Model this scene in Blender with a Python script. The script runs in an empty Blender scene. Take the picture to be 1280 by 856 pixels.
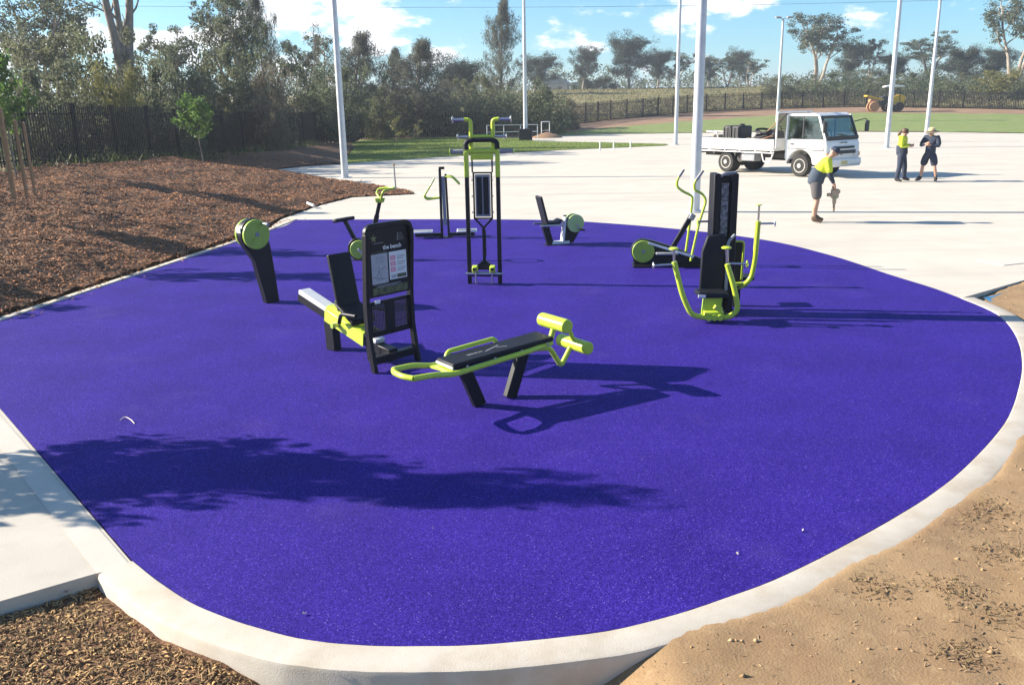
import bpy, bmesh, math, random
import numpy as np
from mathutils import Vector, Matrix, Euler, noise as mnoise

S = bpy.context.scene
COL = S.collection
R_ = math.radians
rnd = random.Random(7)
RNG = np.random.default_rng(11)

# ------------------------------------------------------------------ camera, sky, sun, exposure
FOC, EYE = 1100.0, 2.7
PITCH, ROLL = math.atan(300 / FOC), R_(1.0)
fw = np.array([0, math.cos(PITCH), -math.sin(PITCH)])
r0 = np.array([1.0, 0, 0]); u0 = np.cross(r0, fw)
CR = math.cos(ROLL) * r0 - math.sin(ROLL) * u0
CU = math.sin(ROLL) * r0 + math.cos(ROLL) * u0
cam = bpy.data.cameras.new('camera'); cob = bpy.data.objects.new('camera', cam); COL.objects.link(cob)
cam.sensor_width = 36; cam.lens = FOC / 1280 * 36; cam.clip_end = 6000; cam.clip_start = 0.1
m = Matrix.Identity(4)
for i in range(3):
    m[i][0], m[i][1], m[i][2] = CR[i], CU[i], -fw[i]
m[2][3] = EYE
cob.matrix_world = m
S.camera = cob
S.view_settings.view_transform = 'Standard'; S.view_settings.look = 'None'
S.view_settings.exposure = 1.37; S.view_settings.gamma = 1
S.cycles.use_denoising = True
S.cycles.max_bounces = 6; S.cycles.transparent_max_bounces = 6
S.cycles.volume_bounces = 0

HAZE = 0.0008
SUN_EL = R_(26); SUN_DIR = Vector((-0.988, 0.156, 0)).normalized()
to_sun = Vector((SUN_DIR.x * math.cos(SUN_EL), SUN_DIR.y * math.cos(SUN_EL), math.sin(SUN_EL)))
sl = bpy.data.lights.new('sun', 'SUN'); sl.energy = 5.0; sl.angle = R_(0.5); sl.color = (1, 0.905, 0.77)
so = bpy.data.objects.new('sun', sl); COL.objects.link(so)
so.rotation_euler = to_sun.to_track_quat('Z', 'Y').to_euler(); so.location = (0, 0, 60)

W = bpy.data.worlds.new('World'); S.world = W; W.use_nodes = True
nt = W.node_tree; nt.nodes.clear()
def N(tree, t, **kw):
    n = tree.nodes.new(t)
    for k, v in kw.items():
        if k == 'inp':
            for a, b in v.items(): n.inputs[a].default_value = b
        else: setattr(n, k, v)
    return n
out = N(nt, 'ShaderNodeOutputWorld'); bg = N(nt, 'ShaderNodeBackground', inp={'Strength': 0.075})
sky = N(nt, 'ShaderNodeTexSky'); sky.sky_type = 'NISHITA'; sky.sun_disc = False
sky.sun_elevation = SUN_EL; sky.sun_rotation = math.atan2(SUN_DIR.x, SUN_DIR.y)
sky.air_density = 1.0; sky.dust_density = 0.2; sky.ozone_density = 2.5
tint = N(nt, 'ShaderNodeMix', data_type='RGBA', blend_type='MULTIPLY', inp={'Factor': 1.0})
tint.inputs['B'].default_value = (0.46, 0.78, 1.0, 1)
nt.links.new(sky.outputs[0], tint.inputs['A'])
geo = N(nt, 'ShaderNodeTexCoord')
mp = N(nt, 'ShaderNodeMapping'); mp.inputs['Scale'].default_value = (1, 1, 2.6); mp.inputs['Location'].default_value = (0.3, 0.1, 0.55)
nz = N(nt, 'ShaderNodeTexNoise', inp={'Scale': 15.0, 'Detail': 9.0, 'Roughness': 0.6})
nt.links.new(geo.outputs['Generated'], mp.inputs[0]); nt.links.new(mp.outputs[0], nz.inputs['Vector'])
CLOUDS = [(425, 24, .075, .23), (505, 32, .05, .22), (350, 12, .05, .17), (375, 85, .06, .2), (120, 42, .05, .24), (740, 58, .03, .2),
          (560, 72, .035, .2), (535, 68, .03, .15), (860, 4, .07, .18), (930, 8, .05, .15), (295, 40, .05, .2), (225, 60, .05, .2), (20, 60, .05, .18), (470, 60, .04, .15)]
acc = nz.outputs[0]
for (px, py, rad, amp) in CLOUDS:
    d = fw * FOC + CR * (px - 640) + CU * (428 - py); d = d / np.linalg.norm(d)
    sb = N(nt, 'ShaderNodeVectorMath', operation='SUBTRACT'); sb.inputs[1].default_value = d
    sc = N(nt, 'ShaderNodeVectorMath', operation='MULTIPLY'); sc.inputs[1].default_value = (1, 1, 2.2)
    ln = N(nt, 'ShaderNodeVectorMath', operation='LENGTH')
    mr = N(nt, 'ShaderNodeMapRange', interpolation_type='SMOOTHSTEP', inp={'From Min': rad * 1.25, 'From Max': 0.0, 'To Min': 0.0, 'To Max': amp})
    ad = N(nt, 'ShaderNodeMath', operation='ADD')
    nt.links.new(geo.outputs['Generated'], sb.inputs[0]); nt.links.new(sb.outputs[0], sc.inputs[0]); nt.links.new(sc.outputs[0], ln.inputs[0])
    nt.links.new(ln.outputs['Value'], mr.inputs['Value']); nt.links.new(acc, ad.inputs[0]); nt.links.new(mr.outputs[0], ad.inputs[1]); acc = ad.outputs[0]
cm = N(nt, 'ShaderNodeMapRange', interpolation_type='SMOOTHSTEP', inp={'From Min': 0.555, 'From Max': 0.70, 'To Min': 0.0, 'To Max': 0.95})
nt.links.new(acc, cm.inputs['Value'])
mx = N(nt, 'ShaderNodeMix', data_type='RGBA'); mx.inputs['B'].default_value = (7.5, 7.5, 7.6, 1)
nt.links.new(cm.outputs[0], mx.inputs['Factor']); nt.links.new(tint.outputs['Result'], mx.inputs['A'])
nt.links.new(mx.outputs['Result'], bg.inputs['Color']); nt.links.new(bg.outputs[0], out.inputs[0])

# ------------------------------------------------------------------ helpers: places
def ray(px, py): return fw * FOC + CR * (px - 640) + CU * (428 - py)
def g(px, py, z=0.0):
    d = ray(px, py); t = (z - EYE) / d[2]; return np.array([d[0] * t, d[1] * t, z])
def at(px, py, Y):
    d = ray(px, py); t = Y / d[1]; return np.array([d[0] * t, Y, EYE + d[2] * t])
def hill(x, y):
    y = np.asarray(y, float)
    return 0.045 * np.clip(y - 79, 0, 21) + 0.058 * np.clip(y - 100, 0, 62)
def gh(px, py):
    Y = 90.0; lo, hi = 30.0, 400.0
    for _ in range(50):
        Y = (lo + hi) / 2; p = at(px, py, Y)
        if p[2] > hill(p[0], Y): lo = Y
        else: hi = Y
    return at(px, py, Y)

# ------------------------------------------------------------------ helpers: meshes
class MB:
    def __init__(s): s.v = []; s.f = []
    def add(s, vs, fs):
        o = len(s.v); s.v += [tuple(map(float, p)) for p in vs]; s.f += [tuple(o + i for i in f) for f in fs]; return s
    def box(s, c, d, rot=None, taper=(1, 1)):
        x, y, z = d[0] / 2, d[1] / 2, d[2] / 2; tx, ty = taper
        vs = [Vector(p) for p in ((-x, -y, -z), (x, -y, -z), (x, y, -z), (-x, y, -z), (-x * tx, -y * ty, z), (x * tx, -y * ty, z), (x * tx, y * ty, z), (-x * tx, y * ty, z))]
        if rot: 
            M = Euler(rot).to_matrix(); vs = [M @ v for v in vs]
        return s.add([v + Vector(c) for v in vs], [(3, 2, 1, 0), (4, 5, 6, 7), (0, 1, 5, 4), (1, 2, 6, 5), (2, 3, 7, 6), (3, 0, 4, 7)])
    def bar(s, p0, p1, w, h, up=(0, 0, 1)):
        p0, p1 = Vector(p0), Vector(p1); d = (p1 - p0).normalized(); a = d.cross(Vector(up))
        if a.length < 1e-4: a = d.cross(Vector((1, 0, 0)))
        a.normalize(); b = a.cross(d); vs = []
        for p in (p0, p1):
            for i, j in ((-1, -1), (1, -1), (1, 1), (-1, 1)): vs.append(p + a * (i * w / 2) + b * (j * h / 2))
        return s.add(vs, [(0, 1, 2, 3), (7, 6, 5, 4), (0, 4, 5, 1), (1, 5, 6, 2), (2, 6, 7, 3), (3, 7, 4, 0)])
    def tube(s, pts, r, n=10, closed=False):
        P = [Vector(p) for p in pts]; k = len(P)
        rs = list(r) if hasattr(r, '__len__') else [r] * k
        T = []
        for i in range(k):
            a = P[(i - 1) % k] if (closed or i > 0) else P[i]; b = P[(i + 1) % k] if (closed or i < k - 1) else P[i]
            T.append((b - a).normalized())
        nrm = T[0].orthogonal().normalized(); vs = []; fs = []
        for i in range(k):
            nrm = (nrm - T[i] * nrm.dot(T[i])).normalized(); bn = T[i].cross(nrm)
            for j in range(n):
                a = 2 * math.pi * j / n; vs.append(P[i] + (nrm * math.cos(a) + bn * math.sin(a)) * rs[i])
        for i in range(k if closed else k - 1):
            q = (i + 1) % k
            for j in range(n): fs.append((i * n + j, i * n + (j + 1) % n, q * n + (j + 1) % n, q * n + j))
        if not closed: fs += [tuple(range(n - 1, -1, -1)), tuple(range((k - 1) * n, k * n))]
        return s.add(vs, fs)
    def cyl(s, p0, p1, ra, rb=None, n=20):
        return s.tube([p0, p1], [ra, ra if rb is None else rb], n)
    def prism(s, poly, t, plane='xz', off=0.0):
        k = len(poly); vs = []
        for w in (off - t / 2, off + t / 2):
            for (u, v) in poly: vs.append({'xz': (u, w, v), 'yz': (w, u, v), 'xy': (u, v, w)}[plane])
        fs = [tuple(range(k - 1, -1, -1)), tuple(range(k, 2 * k))] + [(i, (i + 1) % k, k + (i + 1) % k, k + i) for i in range(k)]
        return s.add(vs, fs)
    def lathe(s, prof, c=(0, 0, 0), axis='z', n=24):
        vs = []; fs = []; k = len(prof)
        for (r, h) in prof:
            for j in range(n):
                a = 2 * math.pi * j / n; u, v = r * math.cos(a), r * math.sin(a)
                p = {'z': (u, v, h), 'y': (u, h, v), 'x': (h, u, v)}[axis]; vs.append((p[0] + c[0], p[1] + c[1], p[2] + c[2]))
        for i in range(k - 1):
            for j in range(n): fs.append((i * n + j, i * n + (j + 1) % n, (i + 1) * n + (j + 1) % n, (i + 1) * n + j))
        fs += [tuple(range(n - 1, -1, -1)), tuple(range((k - 1) * n, k * n))]
        return s.add(vs, fs)
    def mesh(s, name, mat, smooth=True):
        me = bpy.data.meshes.new(name); me.from_pydata(s.v, [], s.f); me.validate()
        bm = bmesh.new(); bm.from_mesh(me); bmesh.ops.recalc_face_normals(bm, faces=bm.faces); bm.to_mesh(me); bm.free()
        if smooth:
            me.shade_smooth(); me.set_sharp_from_angle(angle=R_(38))
        if mat: me.materials.append(mat)
        return me
    def build(s, name, mat, parent=None, bevel=0.0, smooth=True, label=None):
        o = bpy.data.objects.new(name, s.mesh(name, mat, smooth)); COL.objects.link(o)
        if parent: o.parent = parent
        if bevel:
            b = o.modifiers.new('bevel', 'BEVEL'); b.width = bevel; b.segments = 2; b.limit_method = 'ANGLE'; b.harden_normals = False
        if label: o['label'] = label
        return o
def fillet(pts, rad, n=5):
    P = [Vector(p) for p in pts]; out = [P[0]]
    for i in range(1, len(P) - 1):
        a, b, c = P[i - 1], P[i], P[i + 1]; da, dc = (a - b), (c - b)
        r = min(rad, da.length * .48, dc.length * .48); p, q = b + da.normalized() * r, b + dc.normalized() * r
        for k in range(n + 1):
            t = k / n; out.append(p * (1 - t) ** 2 + b * 2 * t * (1 - t) + q * t * t)
    return out + [P[-1]]
def np_mesh(name, V, F, mat, smooth=False):
    me = bpy.data.meshes.new(name); V = np.asarray(V, np.float32); F = np.asarray(F, np.int32); k = F.shape[1]
    me.vertices.add(len(V)); me.vertices.foreach_set('co', V.ravel())
    me.loops.add(F.size); me.loops.foreach_set('vertex_index', F.ravel())
    me.polygons.add(len(F)); me.polygons.foreach_set('loop_start', np.arange(0, F.size, k, dtype=np.int32))
    me.update(calc_edges=True); me.validate()
    if smooth: me.shade_smooth()
    if mat: me.materials.append(mat)
    return me
def tag(o, label=None, cat=None, group=None, kind=None):
    if label: o['label'] = label
    if cat: o['category'] = cat
    if group: o['group'] = group
    if kind: o['kind'] = kind
    return o
def thing(name, label, cat, loc=(0, 0, 0), rz=0.0, group=None):
    o = bpy.data.objects.new(name, None); o.empty_display_size = .2; COL.objects.link(o)
    o.location = [float(c) for c in loc]; o.rotation_euler = (0, 0, R_(rz)); return tag(o, label, cat, group)
def obj(name, me, parent=None, kind=None, label=None):
    o = bpy.data.objects.new(name, me); COL.objects.link(o)
    if parent: o.parent = parent
    if kind: o['kind'] = kind
    if label: o['label'] = label
    return o

# ------------------------------------------------------------------ helpers: materials
def mat(name, c1, c2=None, scale=5.0, rough=.6, metal=0.0, bump=0.0, bscale=None, detail=6.0, coat=0.0, spec=None, rvar=0.0, lo=.35, hi=.65):
    M = bpy.data.materials.new(name); M.use_nodes = True; t = M.node_tree; b = t.nodes['Principled BSDF']
    b.inputs['Base Color'].default_value = (*c1, 1); b.inputs['Roughness'].default_value = rough; b.inputs['Metallic'].default_value = metal
    if coat: b.inputs['Coat Weight'].default_value = coat; b.inputs['Coat Roughness'].default_value = .1
    if spec is not None: b.inputs['Specular IOR Level'].default_value = spec
    tc = N(t, 'ShaderNodeTexCoord')
    if c2 is not None:
        nz = N(t, 'ShaderNodeTexNoise', inp={'Scale': scale, 'Detail': detail, 'Roughness': .6}); t.links.new(tc.outputs['Object'], nz.inputs['Vector'])
        mr = N(t, 'ShaderNodeMapRange', inp={'From Min': lo, 'From Max': hi}); t.links.new(nz.outputs[0], mr.inputs['Value'])
        mx = N(t, 'ShaderNodeMix', data_type='RGBA'); mx.inputs['A'].default_value = (*c1, 1); mx.inputs['B'].default_value = (*c2, 1)
        t.links.new(mr.outputs[0], mx.inputs['Factor']); t.links.new(mx.outputs['Result'], b.inputs['Base Color'])
        if rvar:
            rr = N(t, 'ShaderNodeMapRange', inp={'To Min': rough - rvar, 'To Max': rough + rvar}); t.links.new(nz.outputs[0], rr.inputs['Value']); t.links.new(rr.outputs[0], b.inputs['Roughness'])
    if bump:
        bz = N(t, 'ShaderNodeTexNoise', inp={'Scale': bscale or scale * 4, 'Detail': 5.0}); t.links.new(tc.outputs['Object'], bz.inputs['Vector'])
        bp = N(t, 'ShaderNodeBump', inp={'Strength': bump, 'Distance': .02}); t.links.new(bz.outputs[0], bp.inputs['Height']); t.links.new(bp.outputs[0], b.inputs['Normal'])
    return M
def layered(M, c, scale, lo, hi, amt, detail=4.0, stretch=(1, 1, 1), kind='noise'):
    """mix a further colour into a material by a second noise"""
    t = M.node_tree; b = t.nodes['Principled BSDF']; src = b.inputs['Base Color'].links[0].from_socket
    tc = N(t, 'ShaderNodeTexCoord'); mpn = N(t, 'ShaderNodeMapping'); mpn.inputs['Scale'].default_value = stretch; mpn.inputs['Location'].default_value = (scale * 1.7, 3.1, 0)
    nz = N(t, 'ShaderNodeTexNoise', inp={'Scale': scale, 'Detail': detail, 'Roughness': .6})
    t.links.new(tc.outputs['Object'], mpn.inputs[0]); t.links.new(mpn.outputs[0], nz.inputs['Vector'])
    mr = N(t, 'ShaderNodeMapRange', inp={'From Min': lo, 'From Max': hi, 'To Max': amt}); t.links.new(nz.outputs[0], mr.inputs['Value'])
    mx = N(t, 'ShaderNodeMix', data_type='RGBA'); mx.inputs['B'].default_value = (*c, 1)
    t.links.new(mr.outputs[0], mx.inputs['Factor']); t.links.new(src, mx.inputs['A']); t.links.new(mx.outputs['Result'], b.inputs['Base Color'])
    return M
def island(M, c, amt):
    """each loose piece (leaf, chip) gets its own share of a second colour"""
    t = M.node_tree; b = t.nodes['Principled BSDF']; ge = N(t, 'ShaderNodeNewGeometry'); cur = b.inputs['Base Color']
    mx = N(t, 'ShaderNodeMix', data_type='RGBA'); mx.inputs['B'].default_value = (*c, 1); mx.inputs['A'].default_value = cur.default_value
    if cur.links: t.links.new(cur.links[0].from_socket, mx.inputs['A'])
    ml = N(t, 'ShaderNodeMath', operation='MULTIPLY'); ml.inputs[1].default_value = amt
    t.links.new(ge.outputs['Random Per Island'], ml.inputs[0]); t.links.new(ml.outputs[0], mx.inputs['Factor']); t.links.new(mx.outputs['Result'], cur)
    return M
def leafmat(name, c1, c2, trans=.35):
    M = mat(name, c1, None, rough=.55, spec=.3); island(M, c2, 1.0); t = M.node_tree; b = t.nodes['Principled BSDF']
    o = t.nodes['Material Output']; tr = N(t, 'ShaderNodeBsdfTranslucent'); t.links.new(b.inputs['Base Color'].links[0].from_socket, tr.inputs['Color'])
    ms = N(t, 'ShaderNodeMixShader', inp={0: trans}); t.links.new(b.outputs[0], ms.inputs[1]); t.links.new(tr.outputs[0], ms.inputs[2]); t.links.new(ms.outputs[0], o.inputs['Surface'])
    return M

BLACK = mat('black_powder_coat', (.0045, .005, .008), (.008, .009, .013), 30, .45, bump=.03, bscale=300, spec=.3)
LIME = mat('lime_powder_coat', (.50, .62, .045), (.46, .58, .045), 12, .38, coat=.2)
LIMED = mat('lime_disc_plastic', (.34, .47, .06), (.30, .42, .05), 9, .45)
STEEL = mat('stainless_steel', (.62, .62, .60), (.5, .5, .49), 20, .3, 1.0, rvar=.08)
ALU = mat('pale_aluminium', (.78, .78, .76), (.7, .7, .68), 14, .45, .1)
VINYL = mat('dark_vinyl', (.006, .007, .012), (.010, .011, .018), 25, .55, spec=.3, bump=.08, bscale=180)
GRIP = mat('grey_grip', (.22, .22, .22), (.3, .3, .3), 40, .55)
GREYF = mat('grey_frame', (.28, .29, .31), (.24, .25, .27), 10, .5)
GALV = mat('galvanised_steel', (.60, .62, .63), (.50, .52, .54), 3, .5, .35, rvar=.1)
PAINTW = mat('white_paint', (.78, .78, .76), (.70, .70, .67), 2.5, .32, coat=.3)
RUBBER = mat('tyre_rubber', (.018, .018, .018), (.03, .028, .026), 20, .85)
GLASS = mat('dark_glass', (.02, .025, .028), None, rough=.06, spec=.8)
CONC = mat('concrete', (.53, .485, .405), (.59, .54, .455), 1.2, .85, bump=.10, bscale=90)
layered(CONC, (.50, .44, .36), .35, .5, .75, .55, stretch=(1, 3, 1)); layered(CONC, (.64, .58, .48), 28, .55, .75, .35)
layered(CONC, (.44, .39, .33), 2.2, .66, .8, .35, 8); layered(CONC, (.37, .34, .295), .35, .52, .72, .55, 6, (.25, 2.2, 1)); layered(CONC, (.38, .35, .31), .9, .57, .75, .55, 8, (.3, 3, 1))
KERBC = mat('kerb_concrete', (.50, .445, .36), (.57, .515, .43), 4, .85, bump=.15, bscale=140)
layered(KERBC, (.42, .34, .24), 2.4, .50, .70, .7, 8); layered(KERBC, (.40, .33, .24), 60, .58, .75, .35, 4)
LAWN = mat('lawn_grass', (.155, .22, .045), (.22, .26, .075), .8, .9, bump=.6, bscale=25)
layered(LAWN, (.24, .22, .08), .12, .5, .7, .5, stretch=(1, .4, 1)); layered(LAWN, (.06, .10, .02), 6, .5, .7, .5)
SOIL = mat('tan_soil', (.245, .155, .075), (.31, .205, .105), 1.6, .95, bump=.28, bscale=70)
layered(SOIL, (.19, .11, .055), .9, .47, .68, .65, 9); layered(SOIL, (.40, .285, .155), 14, .55, .75, .5, 6); layered(SOIL, (.20, .115, .055), 9, .60, .72, .5, 8)
MULCHB = mat('mulch_base', (.115, .055, .026), (.20, .098, .045), 9, .95, bump=.9, bscale=35)
layered(MULCHB, (.22, .135, .075), 26, .55, .72, .8, 8); layered(MULCHB, (.05, .026, .017), .5, .45, .7, .6, 6)
REDDIRT = mat('red_brown_dirt', (.22, .125, .07), (.30, .185, .11), .35, .95, bump=.4, bscale=3)
TALLG = mat('tall_dry_grass', (.17, .15, .05), (.24, .20, .085), .25, .95, bump=.8, bscale=4)
layered(TALLG, (.10, .11, .035), .08, .48, .68, .7, 6)

# rubber surface: granules in several purples with rare pale flecks
def rubber():
    M = bpy.data.materials.new('purple_rubber'); M.use_nodes = True; t = M.node_tree; b = t.nodes['Principled BSDF']; b.inputs['Roughness'].default_value = .75
    b.inputs['Specular IOR Level'].default_value = .12
    tc = N(t, 'ShaderNodeTexCoord'); vo = N(t, 'ShaderNodeTexVoronoi', inp={'Scale': 160.0}); t.links.new(tc.outputs['Object'], vo.inputs['Vector'])
    sp = N(t, 'ShaderNodeSeparateColor'); t.links.new(vo.outputs['Color'], sp.inputs[0])
    cr = N(t, 'ShaderNodeValToRGB'); e = cr.color_ramp.elements
    e[0].position = 0; e[0].color = (.010, .004, .115, 1); e[1].position = .93; e[1].color = (.062, .036, .35, 1)
    for p, c in ((.5, (.028, .0125, .20, 1)), (.8, (.037, .0175, .245, 1)), (.988, (.075, .045, .35, 1)), (.998, (.17, .13, .44, 1))):
        x = e.new(p); x.color = c
    t.links.new(sp.outputs[0], cr.inputs[0])
    n2 = N(t, 'ShaderNodeTexNoise', inp={'Scale': 1.3, 'Detail': 6.0}); t.links.new(tc.outputs['Object'], n2.inputs['Vector'])
    mr = N(t, 'ShaderNodeMapRange', inp={'From Min': .3, 'From Max': .7, 'To Min': .88, 'To Max': 1.12}); t.links.new(n2.outputs[0], mr.inputs['Value'])
    mu = N(t, 'ShaderNodeMix', data_type='RGBA', blend_type='MULTIPLY', inp={'Factor': 1.0}); t.links.new(cr.outputs[0], mu.inputs['A']); t.links.new(mr.outputs[0], mu.inputs['B'])
    t.links.new(mu.outputs['Result'], b.inputs['Base Color'])
    layered(M, (.16, .12, .30), .9, .58, .80, .16, 7); layered(M, (.30, .24, .20), 3.5, .66, .85, .14, 9)
    bp = N(t, 'ShaderNodeBump', inp={'Strength': .45, 'Distance': .004}); t.links.new(vo.outputs['Distance'], bp.inputs['Height']); t.links.new(bp.outputs[0], b.inputs['Normal'])
    return M
PURPLE = rubber()

# ------------------------------------------------------------------ the setting
def catmull(P, n=8, closed=False):
    P = [np.asarray(p, float) for p in P]; out = []; k = len(P)
    for i in range(k - 1):
        a = P[max(i - 1, 0)]; b = P[i]; c = P[i + 1]; d = P[min(i + 2, k - 1)]
        for j in range(n):
            t = j / n; out.append(.5 * (2 * b + (c - a) * t + (2 * a - 5 * b + 4 * c - d) * t * t + (3 * b - a - 3 * c + d) * t ** 3))
    return out + [P[-1]]
def sheet(name, pts, z, m, depth=0.0, label=None):
    mb = MB(); k = len(pts); top = [(p[0], p[1], z) for p in pts]
    if depth:
        bot = [(p[0], p[1], z - depth) for p in pts]; mb.add(top + bot, [tuple(range(k))] + [(i, k + i, k + (i + 1) % k, (i + 1) % k) for i in range(k)])
    else: mb.add(top, [tuple(range(k))])
    o = mb.build(name, m, smooth=False); o['kind'] = 'structure'
    bm = bmesh.new(); bm.from_mesh(o.data); bmesh.ops.triangulate(bm, faces=[f for f in bm.faces if len(f.verts) > 4]); bmesh.ops.recalc_face_normals(bm, faces=bm.faces); bm.to_mesh(o.data); bm.free()
    return o
def G2(*pp): return [g(a, b)[:2] for a, b in pp]
def fbm(x, y, f, oct=4, seed=0.0):
    o = np.zeros(len(x)); a = 1.0
    for k in range(oct):
        o += a * np.array([mnoise.noise((float(u) * f + seed, float(v) * f - seed, seed + k * 7.3)) for u, v in zip(x, y)]); f *= 2.1; a *= .5
    return o
def dist_poly(x, y, P):
    d = np.full(len(x), 1e9)
    for a, b in zip(P[:-1], P[1:]):
        a = np.asarray(a)[:2]; b = np.asarray(b)[:2]; ab = b - a; t = np.clip(((x - a[0]) * ab[0] + (y - a[1]) * ab[1]) / (ab @ ab), 0, 1)
        d = np.minimum(d, np.hypot(x - a[0] - t * ab[0], y - a[1] - t * ab[1]))
    return d
def inside(x, y, P):
    c = np.zeros(len(x), bool); k = len(P); j = k - 1
    for i in range(k):
        xi, yi, xj, yj = P[i][0], P[i][1], P[j][0], P[j][1]
        if yi != yj: c ^= ((yi > y) != (yj > y)) & (x < (xj - xi) * (y - yi) / (yj - yi) + xi)
        j = i
    return c

CORNER = g(-73, 426)[:2]
left_edge = [CORNER, g(0, 402)[:2], g(358, 282)[:2], g(371, 275)[:2]]
far_edge = catmull(G2((371, 275), (520, 274.5), (660, 275), (740, 278), (860, 288), (960, 301), (1040, 320), (1110, 343), (1165, 360), (1200, 373)), 6)
right_front = catmull(G2((1200, 373), (1245, 393), (1268, 418), (1277, 450), (1273, 485), (1255, 530), (1200, 590), (1130, 640), (1000, 710), (900, 750), (780, 785), (640, 803), (540, 808), (440, 806), (360, 795), (260, 763), (205, 731), (168, 702)), 6)
pad = left_edge[:-1] + far_edge + right_front[1:]
sheet('rubber_surface', pad, 0.006, PURPLE, .05)

def kerb(name, line, w, ztop=.012, z0=-.45, side=1):
    prof = [(0.0, -.04), (0.0, ztop - .012), (.012, ztop), (w - .03, ztop), (w - .008, ztop - .008), (w, ztop - .03), (w + .01, z0)]
    L = [np.asarray(p)[:2] for p in line]; k = len(L); vs = []; fs = []; q = len(prof)
    for i in range(k):
        t = L[min(i + 1, k - 1)] - L[max(i - 1, 0)]; t = t / np.linalg.norm(t); nrm = np.array([-t[1], t[0]]) * side
        wob = 1 + .03 * mnoise.noise((i * .6, 2.2, w))
        for (a, z) in prof: p = L[i] + nrm * a * wob; vs.append((p[0], p[1], z + .004 * mnoise.noise((i * .35, z, 5))))
    for i in range(k - 1):
        for j in range(q - 1): fs.append((i * q + j, i * q + j + 1, (i + 1) * q + j + 1, (i + 1) * q + j))
    fs += [tuple(range(q)), tuple(range((k - 1) * q, k * q))]
    o = MB().add(vs, fs).build(name, KERBC); o['kind'] = 'structure'; return o
kerb_line = right_front
kerb('kerb', kerb_line, .222, side=1)
kerb('kerb', [CORNER, g(0, 402)[:2], g(180, 341.5)[:2], g(330, 291.5)[:2], g(371, 275)[:2]], .15, .02, -.2, side=1)

fl = g(168, 702)[:2]; c1 = g(131, 713)[:2]; c2 = g(0, 751)[:2]; dv = (c2 - c1) / np.linalg.norm(c2 - c1)
slab = [CORNER + (.03, -.03), fl + (-.008, -.012), c1, c1 + dv * 9, c1 + dv * 9 + (-1.5, 6.0), CORNER + (-2.4, 0.9), CORNER + (-.25, .1)]
PATHC = mat('footpath_concrete', (.45, .415, .35), (.51, .47, .40), 1.5, .85, bump=.10, bscale=90)
layered(PATHC, (.38, .345, .285), 2.2, .5, .72, .6, 8); layered(PATHC, (.56, .52, .45), 34, .58, .75, .4)
sheet('footpath', slab, 0.0, PATHC, .12)
# trowelled edge band of the footpath, a hair proud, beside the rubber
e0, e1 = CORNER + (-.02, -.06), fl + (-.02, -.03); n_ = np.array([-(e1 - e0)[1], (e1 - e0)[0]]); n_ = -n_ / np.linalg.norm(n_)
EDGE = mat('trowelled_edge', (.50, .46, .39), (.55, .51, .44), 3, .75, bump=.04, bscale=60)
sheet('footpath_edge', [e0, e1, e1 + n_ * .17 + (-.02, .0), e0 + n_ * .17], .004, EDGE)

m_front = [CORNER + (-.12, .1)] + [p + np.array([-.15, .02]) for p in G2((0, 400), (180, 340), (300, 299))] + G2((352, 274), (400, 257), (440, 247), (520, 243))
m_back = G2((515, 239), (470, 232), (430, 228)) + [np.array([-8.2, 36.2]), g(352, 214)[:2], g(345, 212)[:2], g(385, 208)[:2], g(430, 204.5)[:2], np.array([-8.9, 50.0]), np.array([-10.2, 60.0]), g(440, 178)[:2]]
FENCE = [np.array([-17.2, 16.0]), np.array([-15.3, 26.5]), np.array([-14.6, 30.0]), np.array([-13.9, 36.0]), np.array([-13.2, 44.0]), np.array([-12.0, 58.0]), np.array([-10.9, 72.0])]
lawn_low = G2((430, 205), (470, 202), (560, 196), (700, 188), (830, 182.4)); lawn_up = G2((835, 181), (760, 179.2), (668, 177.5), (652, 173.5), (560, 172.5))
hard = [g(1200, 373)[:2], g(1280, 350)[:2], np.array([16, 19.2]), np.array([70, 52]), np.array([60, 59])] + G2((1280, 167), (1180, 165.5), (1070, 165), (960, 165), (860, 166.5), (760, 168), (700, 170)) + [np.array([2.2, 72]), g(652, 174)[:2], g(668, 177.5)[:2], g(760, 179.2)[:2], g(835, 181)[:2]] \
    + lawn_low[::-1] + [g(385, 208)[:2], g(345, 212)[:2], g(352, 214)[:2], np.array([-8.2, 36.0])] + G2((430, 228), (470, 232), (515, 239), (520, 243), (440, 247), (400, 257), (352, 274)) + [g(345, 283)[:2] + (-.1, 0), np.array([-4.6, 19]), np.array([5, 13])]
sheet('concrete_hardstand', hard, 0.0, CONC, .14)
sheet('lawn', lawn_low + lawn_up + [g(450, 175)[:2], g(440, 178)[:2] + (-.2, 0), np.array([-10.2, 60.0]), np.array([-8.9, 50.0])], .03, LAWN, .1)

def grid(name, xs, ys, zf, m, mask=None, smooth=True):
    X, Y = np.meshgrid(xs, ys); x, y = X.ravel(), Y.ravel(); z = zf(x, y); nx, ny = len(xs), len(ys)
    i = np.arange(nx * ny).reshape(ny, nx); F = np.stack([i[:-1, :-1], i[:-1, 1:], i[1:, 1:], i[1:, :-1]], -1).reshape(-1, 4)
    if mask is not None:
        ok = mask(x, y); F = F[ok[F].all(1)]; used = np.unique(F); mp = np.full(len(x), -1); mp[used] = np.arange(len(used)); F = mp[F]; x, y, z = x[used], y[used], z[used]
    o = obj(name, np_mesh(name, np.stack([x, y, z], 1), F, m, smooth)); o['kind'] = 'structure'; return o
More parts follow.
